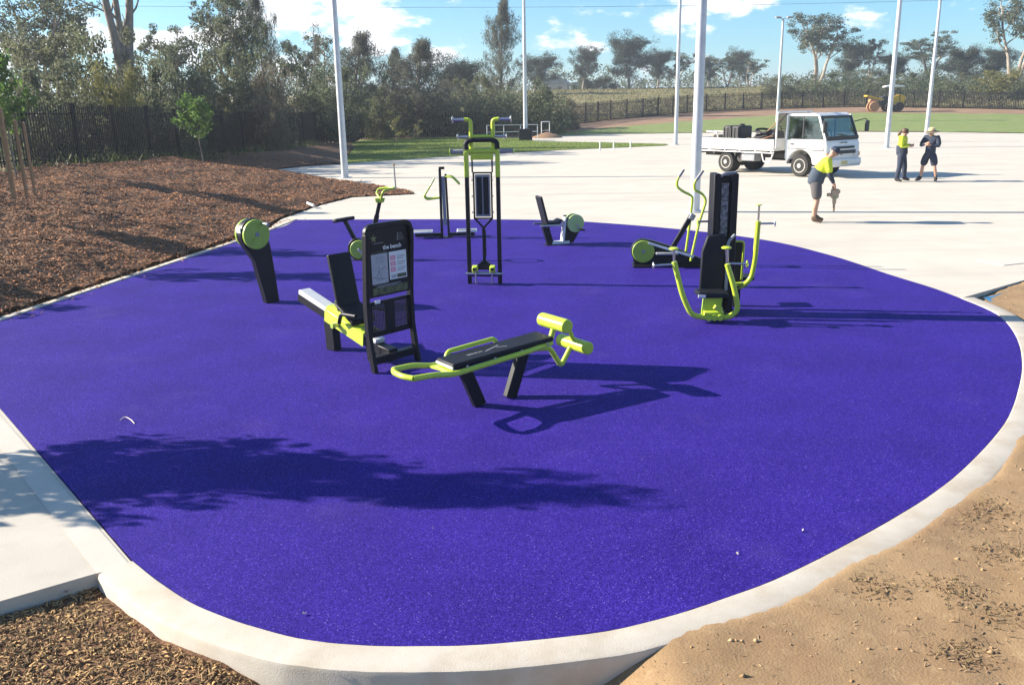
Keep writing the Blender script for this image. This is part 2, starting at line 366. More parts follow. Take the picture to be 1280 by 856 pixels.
# base ground out to the horizon
gx = np.concatenate([-np.geomspace(2500, 60, 16), np.linspace(-50, 90, 29), np.geomspace(110, 2500, 15)])
gy = np.concatenate([[-400, -120, -40, -15], np.linspace(0, 170, 69), np.geomspace(190, 3500, 18)])
def base_z(x, y):
    z = hill(x, y) - .03; z = np.where((y < 60) & (x > -19), -.42, z); left = np.clip((-x - 12.5) / 5, 0, 1) * np.clip((75 - y) / 25, 0, 1)
    return z + np.where(x < -12.5, left * .75 + np.where((y < 60) & (x > -19), .4, 0), 0)
grid('ground', gx, gy, base_z, REDDIRT)
# mulch bed, banked up towards the fence
m_outline = m_front + m_back + [p for p in FENCE[::-1]] + [np.array([-24, 12.]), np.array([-24, 8.0]), np.array([-9.5, 9.5])]
m_line = m_front + m_back
def mulch_h(x, y):
    d = dist_poly(x, y, m_line); top = np.interp(y, [8, 29, 36, 42, 72], [1.0, .95, .78, .55, .1])
    return .03 + np.minimum(top, .17 * d) * np.clip(d * 1.5, 0, 1)
def mulch_z(x, y):
    d = dist_poly(x, y, m_line)
    return mulch_h(x, y) + (fbm(x, y, .55, 3, 3.3) * .10 + fbm(x, y, 2.6, 2, 9.1) * .035) * np.clip(d * .9 - .1, 0, 1)
mx_ = np.concatenate([np.linspace(-24, -16, 17), np.linspace(-15.8, -2.6, 111)]); my_ = np.concatenate([np.linspace(8, 30, 148), np.linspace(30.4, 72, 70)])
grid('mulch_bed', mx_, my_, mulch_z, MULCHB, lambda x, y: inside(x, y, m_outline))
# near verge: dark mulch to the left, tan soil to the right of the kerb
kin = [np.asarray(p) for p in pad]
def verge_parts(x, y):
    ins = inside(x, y, kin) | inside(x, y, slab) | inside(x, y, hard); d = dist_poly(x, y, kerb_line)
    right = np.clip((x - .15) / .7, 0, 1); right = right * right * (3 - 2 * right)
    left = np.clip((-.95 - x) / .6, 0, 1); left = left * left * (3 - 2 * left)
    return ins, d, right, left
def verge_z(x, y):
    ins, d, right, left = verge_parts(x, y)
    z = -.24 + right * (.215 + .05 * np.clip(d - .3, 0, 2)) + left * .15
    lap = np.clip((d - .095 - .045 * np.sin(x * 3.1) * np.sin(y * 2.3 + x)) / .08, 0, 1); z += right * (.045 * lap - .06 * (1 - lap))
    z -= np.clip((x - 5.0) / 1.2, 0, 1) * np.clip((y - 10.0) / 1.2, 0, 1) * .10
    z += fbm(x, y, .9, 3, 1.7) * .035 * np.clip(d - .1, .15, 1) + fbm(x, y, 5.0, 3, 4.4) * .010
    return np.where(ins, -.5, z)
seam = -.25
grid('soil_verge', np.linspace(seam, 9.5, 196), np.linspace(1.4, 14.2, 257), verge_z, SOIL)
grid('mulch_verge', np.linspace(-5.5, seam, 106), np.linspace(1.4, 6.2, 97), lambda x, y: verge_z(x, y) + (fbm(x, y, 7, 2, 8) * .012) * (x < seam - .02), MULCHB)
# far lawn, laid on the rising ground, and the tall grass hill beyond the far fence
far_fence_px = [(690, 159.5), (760, 150), (860, 141), (960, 136), (1060, 133.5), (1170, 135), (1280, 137), (1420, 139)]
FFENCE = [gh(*p) for p in far_fence_px]; FFENCE = [np.array([-16., 78., hill(0, 78.)]), np.array([-2, 77., hill(0, 77.)])] + FFENCE
def drape(name, low, up, m, off, nseg=12):
    vs = []; fs = []; k = len(low)
    for a, b in zip(low, up):
        for j in range(nseg + 1):
            t = j / nseg; x, y = a[0] * (1 - t) + b[0] * t, a[1] * (1 - t) + b[1] * t; vs.append((x, y, float(hill(x, y)) + off))
    for i in range(k - 1):
        for j in range(nseg): q = nseg + 1; fs.append((i * q + j, (i + 1) * q + j, (i + 1) * q + j + 1, i * q + j + 1))
    o = MB().add(vs, fs).build(name, m); o['kind'] = 'structure'; return o
lpx = [(697, 170.5, 167), (760, 168.2, 160), (860, 166.6, 152), (960, 165, 145), (1070, 165, 141.5), (1180, 165.6, 142), (1280, 167, 143), (1420, 170, 145)]
lpx = [(p, np.interp(p, [q[0] for q in lpx], [q[1] for q in lpx]) - .5 + .9 * mnoise.noise((p * .03, 1, 1)) + .5 * mnoise.noise((p * .11, 1, 1)), np.interp(p, [q[0] for q in lpx], [q[2] for q in lpx]) + .8 * mnoise.noise((p * .03, 5, 1))) for p in range(690, 1430, 8)]
drape('far_lawn', [gh(a, b) for a, b, c in lpx], [gh(a, c) for a, b, c in lpx], LAWN, .02)
hb = [np.array([-60, 86.])] + [p for p in FFENCE] + [np.array([140, 92.])]
drape('grass_hill', [(p[0], p[1] + .3) for p in hb], [(p[0] * 1.9, 330.) for p in hb], TALLG, .06, 40)

# ------------------------------------------------------------------ light poles
def light_pole(name, label, base, h, rb, rt, lamp=None, box=False, flange=True, group='floodlight poles around the concrete'):
    t = thing(name, label, 'light pole', base, 0, group)
    MB().tube([(0, 0, 0), (0, 0, h * .5), (0, 0, h)], [rb, (rb + rt) / 2, rt], 14).build('shaft', GALV, t)
    if flange:
        MB().lathe([(rb * 1.9, 0), (rb * 1.9, .03), (rb * 1.02, .03)], n=14).build('base_flange', GALV, t)
    if box: MB().box((0, -.02, .42), (.95, .95, .84)).build('base_box', BLACK, t, .03)
    if lamp:
        for s in lamp:
            l = MB().bar((0, 0, h - .05), (s * .55, -.15, h + .08), .06, .06).build('lamp_arm', GALV, t)
            MB().box((s * .55, -.2, h + .10), (.5, .55, .14), (.18, 0, 0)).build('lamp_head', GREYF, l, .02)
light_pole('light_pole', 'pale pole on the concrete path edge beside the mulch bed', g(431.5, 222.5), 11.5, .135, .085)
light_pole('light_pole', 'thick white pole behind the cross trainer, hiding the truck tail', g(868, 265), 11.5, .125, .10)
light_pole('light_pole', 'thin pole standing left of the thick white pole by the truck', g(844.5, 181), 11.5, .12, .09)
light_pole('light_pole', 'pale pole directly behind the worker in the yellow jacket', g(1108, 185), 11.5, .13, .10)
light_pole('light_pole', 'lamp topped pole behind the worker in the straw hat', g(1158, 168), 9.2, .15, .09, (1, -1))
light_pole('light_pole', 'lamp topped pole rising from behind the truck tray', g(971, 158), 9.9, .16, .1, (1, -1))
light_pole('light_pole', 'lamp topped pole in a black base box beyond the lawn', g(657, 176), 9.7, .16, .1, (1,), True)

# ------------------------------------------------------------------ fences
FBLK = mat('fence_black', (.006, .007, .009), (.010, .010, .012), 8, .7, spec=.25)
def along(P, step, start=0.0):
    out = []; pos = start; acc = 0.0
    for a, b in zip(P[:-1], P[1:]):
        a = np.asarray(a[:2]); b = np.asarray(b[:2]); L = np.linalg.norm(b - a)
        while pos <= acc + L: out.append((a + (b - a) * (pos - acc) / L, math.atan2(*(b - a)[::-1]))); pos += step
        acc += L
    return out
def palisade(label, P, zf, h, post_step, pick_step, pw, individual, post_r=.06):
    fn = thing('picket_fence', label, 'fence', (0, 0, 0))
    pm = MB().box((0, 0, h / 2 + .04), (post_r * 2, post_r * 2, h + .1)).box((0, 0, h + .1), (post_r * 2.4, post_r * 2.4, .03)).mesh('post', FBLK)
    posts = along(P, post_step, .3)
    for p, a in posts:
        o = obj('post', pm, fn); o.location = (p[0], p[1], float(zf(p))); o.rotation_euler.z = a
    for (p, a), (q, b) in zip(posts[:-1], posts[1:]):
        for f in (.13, .88): MB().bar((p[0], p[1], float(zf(p)) + h * f), (q[0], q[1], float(zf(q)) + h * f), .035, .045).build('rail', FBLK, fn)
    km = MB().box((0, 0, h / 2 - .02), (pw, .022, h - .05)).add([(-pw / 2, -.011, h - .045), (pw / 2, -.011, h - .045), (pw / 2, .011, h - .045), (-pw / 2, .011, h - .045), (0, 0, h + .05)], [(0, 1, 4), (1, 2, 4), (2, 3, 4), (3, 0, 4)])
    pk = along(P, pick_step, .1); rest = MB(); me = km.mesh('picket', FBLK, False)
    pk.sort(key=lambda q: (q[0][1] < 25.5, np.hypot(*q[0])))
    for i, (p, a) in enumerate(pk):
        z = float(zf(p)) + .06
        if i < individual:
            o = obj('picket', me, fn); o.location = (p[0], p[1], z); o.rotation_euler.z = a
        else:
            c, s = math.cos(a), math.sin(a); rest.add([(p[0] + x * c - y * s, p[1] + x * s + y * c, z + zz) for x, y, zz in km.v], km.f)
    r = rest.build('pickets', FBLK, fn, smooth=False); r['kind'] = 'stuff'
    return fn
def mz1(p): return mulch_h(np.array([p[0]]), np.array([p[1]]))[0]
palisade('black picket fence along the top of the mulch bed before the dark trees', FENCE, mz1, 1.85, 2.4, .125, .038, 300)
palisade('long dark fence across the foot of the grass hill', FFENCE, lambda p: float(hill(p[0], p[1])), 1.85, 2.6, .17, .06, 0)

# ------------------------------------------------------------------ trees
BARK = mat('grey_bark', (.17, .14, .115), (.26, .22, .18), 3, .9, bump=.6, bscale=18)
PALEB = mat('pale_gum_bark', (.42, .36, .29), (.27, .22, .17), 1.6, .8, bump=.3, bscale=9)
L_EUC = leafmat('eucalypt_leaf', (.085, .108, .062), (.145, .162, .100), .5)
L_FAR = leafmat('distant_gum_leaf', (.040, .058, .042), (.085, .10, .07), .3)
L_CAS = leafmat('sheoak_needle', (.100, .110, .080), (.145, .150, .112), .5)
L_SHR = leafmat('wattle_leaf', (.125, .140, .062), (.155, .155, .090), .5)
L_DRK = leafmat('dark_shrub_leaf', (.080, .104, .054), (.150, .168, .092), .55)
L_YEL = leafmat('yellow_green_leaf', (.16, .16, .04), (.23, .21, .07))
L_SAP = leafmat('fresh_green_leaf', (.075, .16, .025), (.16, .26, .06), .45)
L_DRY = leafmat('dry_twig_leaf', (.13, .115, .075), (.20, .17, .11))
def leaves(rng, C, rad, n, L, Wd, droop, flat=1.0):
    C = np.asarray(C); rad = np.asarray(rad); idx = rng.integers(0, len(C), n)
    d = rng.normal(size=(n, 3)); d /= np.linalg.norm(d, axis=1)[:, None]; rr = rng.random(n) ** .45
    P = C[idx] + d * (rad[idx] * rr[:, None] if rad.ndim > 1 else (rad[idx] * rr)[:, None])
    a = rng.normal(size=(n, 3)); a[:, 2] -= droop; a /= np.linalg.norm(a, axis=1)[:, None]
    b = np.cross(a, rng.normal(size=(n, 3))); b /= np.linalg.norm(b, axis=1)[:, None] + 1e-9
    l = (L * (.6 + .8 * rng.random(n)))[:, None]; w = (Wd * (.6 + .8 * rng.random(n)))[:, None]
    V = np.stack([P - a * l / 2, P + b * w / 2 + a * l * .08, P + a * l / 2, P - b * w / 2 + a * l * .08], 1).reshape(-1, 3)
    return V, np.arange(4 * n).reshape(n, 4)
def wander(rng, p, d, length, n, amp, lift=0.0):
    out = [np.array(p, float)]; d = np.array(d, float)
    for i in range(n):
        d = d + rng.normal(size=3) * amp + np.array([0, 0, lift]); d /= np.linalg.norm(d); out.append(out[-1] + d * length / n)
    return out, d
def tree_meshes(kind, seed):
    rng = np.random.default_rng(seed); mb = MB(); C = []; Rd = []
    def limb(p, d, L, r, n, amp, lift, nn=6, tip=.35):
        pts, dd = wander(rng, p, d, L, n, amp, lift); mb.tube(pts, list(np.linspace(r, r * tip, len(pts))), nn); return pts, dd
    def dirn(az, el): return np.array([math.cos(az) * math.cos(el), math.sin(az) * math.cos(el), math.sin(el)])
    if kind in ('gum', 'gumfar', 'gumthin'):
        H = 10.0; nst = {'gum': 3, 'gumfar': 1, 'gumthin': 2}[kind]
        for s in range(nst):
            az0 = rng.random() * 6.3; lean = dirn(az0, R_(78 if nst > 1 else 86))
            tr, dd = limb((0, 0, -.3), lean, H * (.72 + .1 * rng.random()), .19 if nst == 1 else .14, 9, .07, .02, 8, .3)
            nb = {'gum': 8, 'gumfar': 21, 'gumthin': 7}[kind]
            for k in range(nb):
                f0 = .27 if kind == 'gumfar' else .48; f = f0 + (1 - f0) * (k + rng.random()) / nb; i = min(int(f * 9), 8); p = tr[i] + (tr[i + 1] - tr[i]) * (f * 9 - i if f < 1 else .9)
                L = (2.6 - 1.0 * f if kind != 'gumfar' else .8 + 2.7 * math.sin(math.pi * min(1, (f - .12) * 1.02)) ** .8) * (.7 + .6 * rng.random()); b, bd = limb(p, dirn(k * 2.4 + rng.random(), R_((34 if kind == 'gumfar' else 30) + 36 * rng.random())), L, .065 * (1.2 - f * .5), 5, .16, .05, 5)
                if kind == 'gumfar': C += [b[3], b[4]]; Rd += [np.array([.6, .6, .6])] * 2
                for q in range(4):
                    j = 2 + q % 4; c, cd = limb(b[min(j, 5)], bd + rng.normal(size=3) * .8 + np.array([0, 0, .3]), L * .42, .022, 3, .2, .05, 4)
                    for w in c[1:]:
                        if rng.random() < (.85 if kind != 'gumthin' else .5): C.append(w + rng.normal(size=3) * .15); Rd.append((np.array([.72, .72, .80]) if kind == 'gumfar' else np.array([.42, .42, .40])) * (.5 + .8 * rng.random()))
        n = {'gum': 9000, 'gumfar': 27000, 'gumthin': 6500}[kind]
        V, F = leaves(rng, C, Rd, n, .20, .075, 1.0)
    elif kind == 'sheoak':
        H = 10.0; tr, dd = limb((0, 0, -.3), (0, 0, 1), H, .17, 10, .035, .03, 8, .12)
        for k in range(58):
            f = .10 + .9 * (k + rng.random()) / 58; i = min(int(f * 10), 9); p = tr[i] + (tr[i + 1] - tr[i]) * (f * 10 - i)
            prof = math.sin(math.pi * min(1, (f + .12) ** .8)) ** .7; L = (.5 + 2.1 * prof) * (.55 + .75 * rng.random())
            b, bd = limb(p, dirn(k * 2.4 + rng.random(), R_(30 + 25 * rng.random())), L, .035, 5, .12, .03, 4)
            for w in b[2:]:
                C.append(w + np.array([0, 0, -.1])); Rd.append(np.array([.30, .30, .62]) * (.6 + .8 * rng.random()))
        V, F = leaves(rng, C, Rd, 14000, .34, .03, 2.2)
    elif kind in ('bush', 'bushround'):
        for k in range(5): limb((rng.normal() * .1, rng.normal() * .1, -.2), dirn(k * 1.3, R_(60 + 20 * rng.random())), 1.7, .05, 5, .15, .05, 5)
        nl = 70 if kind == 'bush' else 46
        for k in range(nl):
            d = rng.normal(size=3); d[2] = abs(d[2]) * .9; d /= np.linalg.norm(d); r = .45 + .55 * rng.random() ** .5
            s = 1.0 + (.32 * rng.normal() if kind == 'bush' else .07 * rng.normal())
            C.append(np.array([1.35 * d[0] * r, 1.35 * d[1] * r, .15 + 2.1 * d[2] * r]) * s); Rd.append(np.array([.42, .42, .34]) * (.55 + .7 * rng.random()))
            if k % 4 == 0: limb((0, 0, .3), C[-1] - np.array([0, 0, .3]), np.linalg.norm(C[-1]) * .95, .02, 3, .05, .02, 4)
        V, F = leaves(rng, C, Rd, 9000, .13, .055, .2)
    elif kind == 'sapling':
        tr, dd = limb((0, 0, -.1), (0, 0, 1), 2.5, .022, 7, .05, .02, 7, .3)
        for k in range(15):
            f = .42 + .58 * (k + rng.random()) / 15; i = min(int(f * 7), 6); p = tr[i] + (tr[i + 1] - tr[i]) * (f * 7 - i)
            L = (.95 - .62 * f) * (.8 + .5 * rng.random()) * 1.15; b, bd = limb(p, dirn(k * 2.4, R_(25 + 25 * rng.random())), L, .009, 4, .12, .08, 4)
            for w in b[1:]: C.append(w); Rd.append(np.array([.17, .17, .15]) * (.7 + .6 * rng.random()))
        V, F = leaves(rng, C, Rd, 1500, .115, .075, .7)
    elif kind == 'sprig':
        tr, dd = limb((0, 0, -.1), (0, 0, 1), 2.2, .018, 6, .05, .02, 6, .4)
        for k in range(8):
            b, bd = limb(tr[2 + k % 5], dirn(k * 2.4, R_(45)), .4, .008, 3, .12, .05, 4)
            for w in b[1:]: C.append(w); Rd.append(np.array([.14, .14, .16]))
        V, F = leaves(rng, C, Rd, 420, .09, .05, .7)
    elif kind == 'snag':
        tr, dd = limb((0, 0, -.3), (0, .02, 1), 4.6, .52, 6, .02, .0, 12, .86)
        for (dx, L, r) in ((-.09, 7.0, .26), (.02, 6.6, .22), (.15, 6.8, .28)):
            b, bd = limb(tr[-1] + np.array([dx * .9, 0, -.25]), (dx, .05 * dx, 1), L, r, 8, .035, .02, 10, .55)
            for q in range(4):
                c, cd = limb(b[3 + q], dirn(rng.random() * 6.3, R_(40)), 1.8 + rng.random(), .07, 5, .15, .06, 6)
                if q > 1: C += list(c[2:]); Rd += [np.array([.5, .5, .4])] * len(c[2:])
        V, F = leaves(rng, C, Rd, 2500, .2, .08, 1.0)
    elif kind == 'bare':
        tr, dd = limb((0, 0, -.2), (.04, 0, 1), 7.5, .10, 8, .05, .02, 7, .2)
        for k in range(16):
            f = .25 + .75 * k / 16; i = min(int(f * 8), 7); b, bd = limb(tr[i], dirn(k * 2.4, R_(45 + 15 * rng.random())), 1.9 * (1.2 - f), .03, 5, .15, .06, 5)
            for q in range(3): c, cd = limb(b[2 + q], bd + rng.normal(size=3) * .6, .6, .010, 3, .2, .05, 3); C.append(c[-1]); Rd.append(np.array([.3, .3, .3]))
        V, F = leaves(rng, C, Rd, 900, .14, .05, .8)
    V = np.asarray(V); allv = np.vstack([V, np.array(mb.v)]); H = np.percentile(V[:, 2], 99.6) if kind not in ('snag', 'bare') else allv[:, 2].max()
    Wd = np.percentile(np.hypot(V[:, 0], V[:, 1]), 96) * 2
    return mb, V, F, H, Wd
TM = {}
for nm, kind, seed, lm, bm_ in (('gumA', 'gum', 1, L_EUC, BARK), ('gumB', 'gum', 5, L_EUC, PALEB), ('farA', 'gumfar', 2, L_FAR, PALEB), ('farB', 'gumfar', 8, L_FAR, BARK), ('farC', 'gumfar', 13, L_FAR, PALEB), ('thinA', 'gumthin', 3, L_EUC, BARK), ('thinB', 'gumthin', 21, L_EUC, PALEB),
                                ('oakA', 'sheoak', 4, L_CAS, BARK), ('oakB', 'sheoak', 14, L_CAS, BARK), ('bushA', 'bush', 6, L_SHR, BARK), ('bushB', 'bush', 16, L_DRK, BARK), ('bushC', 'bush', 26, L_SHR, BARK), ('bushD', 'bush', 36, L_DRK, BARK), ('roundA', 'bushround', 7, L_DRK, BARK),
                                ('yellowA', 'bush', 46, L_YEL, BARK), ('dryA', 'bush', 56, L_DRY, BARK), ('sapA', 'sapling', 9, L_SAP, BARK), ('sapB', 'sapling', 19, L_SAP, BARK), ('sprigA', 'sprig', 10, L_YEL, BARK), ('snagA', 'snag', 12, L_EUC, BARK), ('bareA', 'bare', 15, L_DRY, BARK)):
    mb, V, F, H, Wd = tree_meshes(kind, seed); TM[nm] = (mb.mesh('trunk', bm_), np_mesh('crown', V, F, lm), H, Wd)
def tree_at(var, name, label, cat, x, y, z, h, w=None, rz=None, group=None):
    tm, cmh, H, Wd = TM[var]; t = thing(name, label, cat, (x, y, z), rnd.uniform(0, 360) if rz is None else rz, group)
    k = h / H; kw = k if w is None else w / Wd; t.scale = (kw, kw, k); obj('trunk', tm, t); obj('crown', cmh, t); return t
def base_h(x, y):
    if x < -10 and y < 76: return .55 if y < 50 else .3
    return float(hill(x, y))
def tree_px(var, px, top, Y, w_px, name, label, cat, group=None, rz=None, z=None):
    T = at(px, top, Y); z = base_h(T[0], Y) if z is None else z; B = at(px + (top - 130) * .0, 150, Y)
    return tree_at(var, name, label, cat, B[0], Y, z, T[2] - z, w_px / FOC * Y * .97 if w_px else None, rz, group)
GB = 'trees behind the black fence'; GC = 'trees on the hill crest'
TREES = [
 ('gumA', 45, -28, 50, 150, 'gum_tree', 'tall multi stemmed gum filling the top left corner', 'tree', GB),
 ('snagA', 165, -70, 44, None, 'gum_tree', 'thick forked bare trunk rising out of the shrubs', 'tree', GB),
 ('thinA', 215, 32, 62, 90, 'gum_tree', 'small leafy gum crown just right of the forked bare trunk', 'tree', GB),
 ('gumB', 296, -18, 52, 104, 'gum_tree', 'wispy grey gum rising left of the leaning light pole', 'tree', GB),
 ('oakA', 333, -30, 56, 62, 'sheoak_tree', 'tall narrow sheoak between the wispy gum and the light pole', 'tree', GB),
 ('thinB', 395, 45, 72, 90, 'gum_tree', 'thin gum with open twiggy crown just behind the light pole top', 'tree', GB),
 ('bareA', 402, 22, 66, 40, 'bare_tree', 'leafless spindly tree left of the light pole', 'tree', GB),
 ('oakB', 440, 42, 78, 85, 'sheoak_tree', 'grey sheoak immediately right of the light pole', 'tree', GB),
 ('oakA', 492, 62, 80, 70, 'sheoak_tree', 'left shoulder of the pair of round grey sheoaks past the lawn', 'tree', GB),
 ('oakB', 520, 52, 76, 92, 'sheoak_tree', 'bushy grey sheoak behind the pull up bars, taller of its pair', 'tree', GB),
 ('oakA', 556, 84, 88, 60, 'sheoak_tree', 'short grey sheoak just right of the bushy pair', 'tree', GB),
 ('farB', 585, 70, 100, 60, 'gum_tree', 'small open gum between the bushy sheoaks and the tall slim sheoak', 'tree', GB),
 ('oakB', 625, 0, 104, 52, 'sheoak_tree', 'tall slim sheoak standing alone left of the boxed pole', 'tree', GB),
 ('farC', 668, 68, 150, 60, 'gum_tree', 'distant gum crown behind the boxed pole', 'tree', GB),
 ('farA', 728, 58, 166, 40, 'gum_tree', 'small dark gum alone on the crest beside the sheds', 'tree', GC),
 ('farB', 786, 42, 165, 62, 'gum_tree', 'broad dark gum with pale trunk, largest on the bare crest', 'tree', GC),
 ('farC', 822, 62, 170, 46, 'gum_tree', 'dark gum touching the broad crest gum on its right', 'tree', GC),
 ('thinB', 846, 66, 172, 46, 'gum_tree', 'open twiggy gum behind the thin pole on the crest', 'tree', GC),
 ('farA', 884, 70, 176, 28, 'gum_tree', 'narrow gum just right of the thick white pole on the crest', 'tree', GC),
 ('thinA', 908, 66, 168, 40, 'gum_tree', 'pale leafy gum midway along the crest', 'tree', GC),
 ('thinB', 934, 74, 172, 48, 'gum_tree', 'faint thin crowned gum left of the truck pole on the crest', 'tree', GC),
 ('farB', 924, 60, 185, 34, 'gum_tree', 'grey gum behind the faint thin crowned gum', 'tree', GC),
 ('gumB', 1016, 18, 152, 84, 'gum_tree', 'tall spreading gum with pale trunk right of the truck pole', 'tree', GC),
 ('farA', 1056, 52, 158, 50, 'gum_tree', 'mid height gum touching the tall spreading gum', 'tree', GC),
 ('thinB', 1082, 50, 150, 48, 'gum_tree', 'open gum left of the pole behind the yellow jacket', 'tree', GC),
 ('farC', 1112, 66, 160, 54, 'gum_tree', 'dark gum behind the yellow machine', 'tree', GC),
 ('thinA', 1160, 40, 158, 70, 'gum_tree', 'high open gum behind the lamp pole by the straw hat', 'tree', GC),
 ('farB', 1200, 56, 146, 62, 'gum_tree', 'dense dark gum right of the lamp pole', 'tree', GC),
 ('farA', 1232, 60, 150, 50, 'gum_tree', 'dark gum left of the pale double trunk gum', 'tree', GC),
 ('gumB', 1262, -22, 128, 95, 'gum_tree', 'big pale trunked gum at the top right edge', 'tree', GC),
 ('farC', 1300, 30, 134, 60, 'gum_tree', 'dense gum half cut by the right edge', 'tree', GC),
]
for a in TREES: tree_px(*a[:5], *a[5:8], group=a[8])
GS = 'shrubs behind the black fence'; GR = 'shrubs behind the far fence'
SHR = [
 ('bushC', 12, 62, 36, 120, 'olive shrub behind the staked tree at the left edge', GS), ('bushA', 75, 58, 38, 120, 'tall grey olive shrub left of the forked bare trunk', GS), ('bushB', 40, 92, 33, 100, 'low dark shrub against the fence near the staked tree', GS),
 ('bushD', 118, 52, 41, 110, 'dark rounded shrub below the forked bare trunk', GS), ('bushC', 108, 88, 35, 100, 'pale olive shrub low behind the first fence posts', GS), ('bushA', 158, 50, 45, 90, 'grey shrub wrapped around the forked bare trunk', GS),
 ('yellowA', 150, 92, 36, 70, 'yellow green low shrub under the forked bare trunk', GS), ('bushC', 196, 58, 42, 100, 'bright olive shrub right of the forked bare trunk', GS), ('bushB', 205, 88, 39, 90, 'dark shrub low behind the lone sapling', GS),
 ('bushD', 238, 70, 44, 90, 'dark shrub above and right of the lone sapling', GS), ('bushA', 262, 84, 47, 80, 'grey shrub under the wispy grey gum', GS), ('bushB', 285, 62, 49, 90, 'tall dark shrub at the foot of the wispy gum', GS), ('bushD', 318, 82, 50, 80, 'dark shrub at the foot of the tall narrow sheoak', GS),
 ('dryA', 338, 92, 47, 60, 'dry brownish shrub near the tall narrow sheoak', GS), ('bushB', 366, 86, 58, 80, 'dark shrub left of the leafless spindly tree', GS), ('bushD', 398, 92, 60, 80, 'dark shrub behind the light pole stem', GS), ('bushB', 428, 92, 66, 70, 'dark shrub right of the light pole stem', GS),
 ('bushD', 456, 96, 72, 70, 'dark shrub at the far end of the black fence', GS), ('bushA', 474, 118, 70, 44, 'grey shrub between the fence end and the bushy sheoaks', GS), ('bushC', 498, 100, 84, 60, 'olive shrub under the left shoulder sheoak', GS), ('dryA', 545, 122, 82, 60, 'dry brown shrub right of the bushy sheoaks', GS),
 ('bushC', 575, 104, 86, 56, 'olive shrub behind the pull up bars', GS), ('bushA', 606, 96, 84, 56, 'rounded grey green shrub under the tall slim sheoak', GS), ('bushC', 634, 100, 86, 52, 'olive shrub right below the tall slim sheoak', GS), ('bushB', 590, 132, 78, 40, 'low green shrub just behind the pull up bars', GS),
 ('roundA', 680, 104, 79, 52, 'round dark shrub right of the boxed pole', GS), ('dryA', 706, 126, 84, 44, 'pale dry shrub on the slope right of the round dark shrub', GR), ('bushC', 655, 126, 92, 44, 'olive shrub behind the boxed pole', GS), ('roundA', 728, 98, 168, 26, 'small round shrub beside the sheds on the crest', GR), ('roundA', 758, 98, 168, 36, 'dark round shrub under the broad crest gum', GR),
 ('bushA', 972, 100, 126, 46, 'grey shrub behind the truck pole', GR), ('bushC', 1002, 98, 128, 50, 'olive shrub under the tall spreading gum', GR), ('bushB', 1035, 94, 130, 56, 'dark shrub right of the tall spreading gum trunk', GR), ('bushD', 1068, 92, 132, 52, 'dark shrub left of the yellow machine', GR), ('bushA', 1098, 98, 122, 46, 'grey shrub right behind the yellow machine', GR),
 ('bushB', 1130, 94, 130, 56, 'dark shrub between the two right hand poles', GR), ('bushD', 1162, 90, 132, 52, 'dark shrub behind the lamp pole near the straw hat', GR), ('bushC', 1190, 96, 124, 52, 'olive shrub right of the lamp pole', GR), ('yellowA', 1244, 90, 118, 70, 'yellow green shrub below the big pale trunked gum', GR), ('bushA', 1216, 98, 122, 46, 'grey shrub left of the yellow green shrub', GR), ('bushC', 1285, 92, 120, 60, 'olive shrub cut by the right edge', GR),
]
for v, px, top, Y, w, lab, gr in SHR: tree_px(v, px, top - (16 if px < 270 and top < 80 else 8 if px < 480 else 3), Y, w, 'shrub', lab, 'shrub', gr)
# far wood beyond the crest and the scrub under the fence line: nobody could count these
def mass(name, label, n, fx, L, Wd, lm, seed):
    rng = np.random.default_rng(seed); C, Rd = fx(rng, n); V, F = leaves(rng, C, Rd, n * 14, L, Wd, .3); o = obj(name, np_mesh(name, V, F, lm)); tag(o, label, None, None, 'stuff')
def scrub_left(rng, n):
    t = rng.random(n); y = 27 + t * 56; x = np.interp(y, [27, 44, 72, 83], [-15.2, -13.2, -10.9, -9.5]) - .7 - rng.random(n) * 3.0 - (y > 72) * 0
    return np.stack([x, y, .3 + rng.random(n) ** 1.3 * (2.0 + .02 * y)], 1), np.full((n, 3), .55)
mass('undergrowth', 'dark scrub filling in behind the black fence', 420, scrub_left, .22, .09, L_DRK, 31)
def scrub_mid(rng, n):
    x = -12 + rng.random(n) * 17; y = 74.5 + rng.random(n) * 8; return np.stack([x, y, hill(x, y) + rng.random(n) ** 1.2 * 3.4], 1), np.full((n, 3), .7)
mass('undergrowth', 'tangled scrub behind the lawn and the boxed pole', 1100, scrub_mid, .28, .11, L_DRK, 32)
def scrub_far(rng, n):
    x = 38 + rng.random(n) * 62; y = 112 + rng.random(n) * 22; return np.stack([x, y, hill(x, y) + rng.random(n) ** 1.4 * 2.5], 1), np.full((n, 3), .8)
mass('undergrowth', 'grey green scrub behind the right part of the far fence', 1800, scrub_far, .34, .14, L_DRK, 33)
def scrub_band(rng, n):
    t = rng.random(n); k = t * (len(FFENCE) - 4) + 2; i = k.astype(int); f = (k - i)[:, None]; P = np.array([q[:2] for q in FFENCE]); q = P[i] * (1 - f) + P[np.minimum(i + 1, len(P) - 1)] * f
    x = q[:, 0]; y = q[:, 1] + .5 + rng.random(n) * 2.5; return np.stack([x, y, hill(x, y) + rng.random(n) * 1.5], 1), np.full((n, 3), .45)
mass('undergrowth', 'weeds pressed against the back of the far fence', 600, scrub_band, .28, .09, L_DRY, 34)
def wood(rng, n):
    x = -120 + rng.random(n) * 330; y = 215 + rng.random(n) * 60; hgt = 4 + 4 * np.abs(np.sin(x * .09) * np.sin(x * .031 + 1)); return np.stack([x, y, 3.2 + rng.random(n) ** .7 * hgt], 1), np.full((n, 3), 1.5)
mass('far_wood', 'low dark wood along the skyline beyond the crest', 2600, wood, .7, .35, L_DRK, 35)
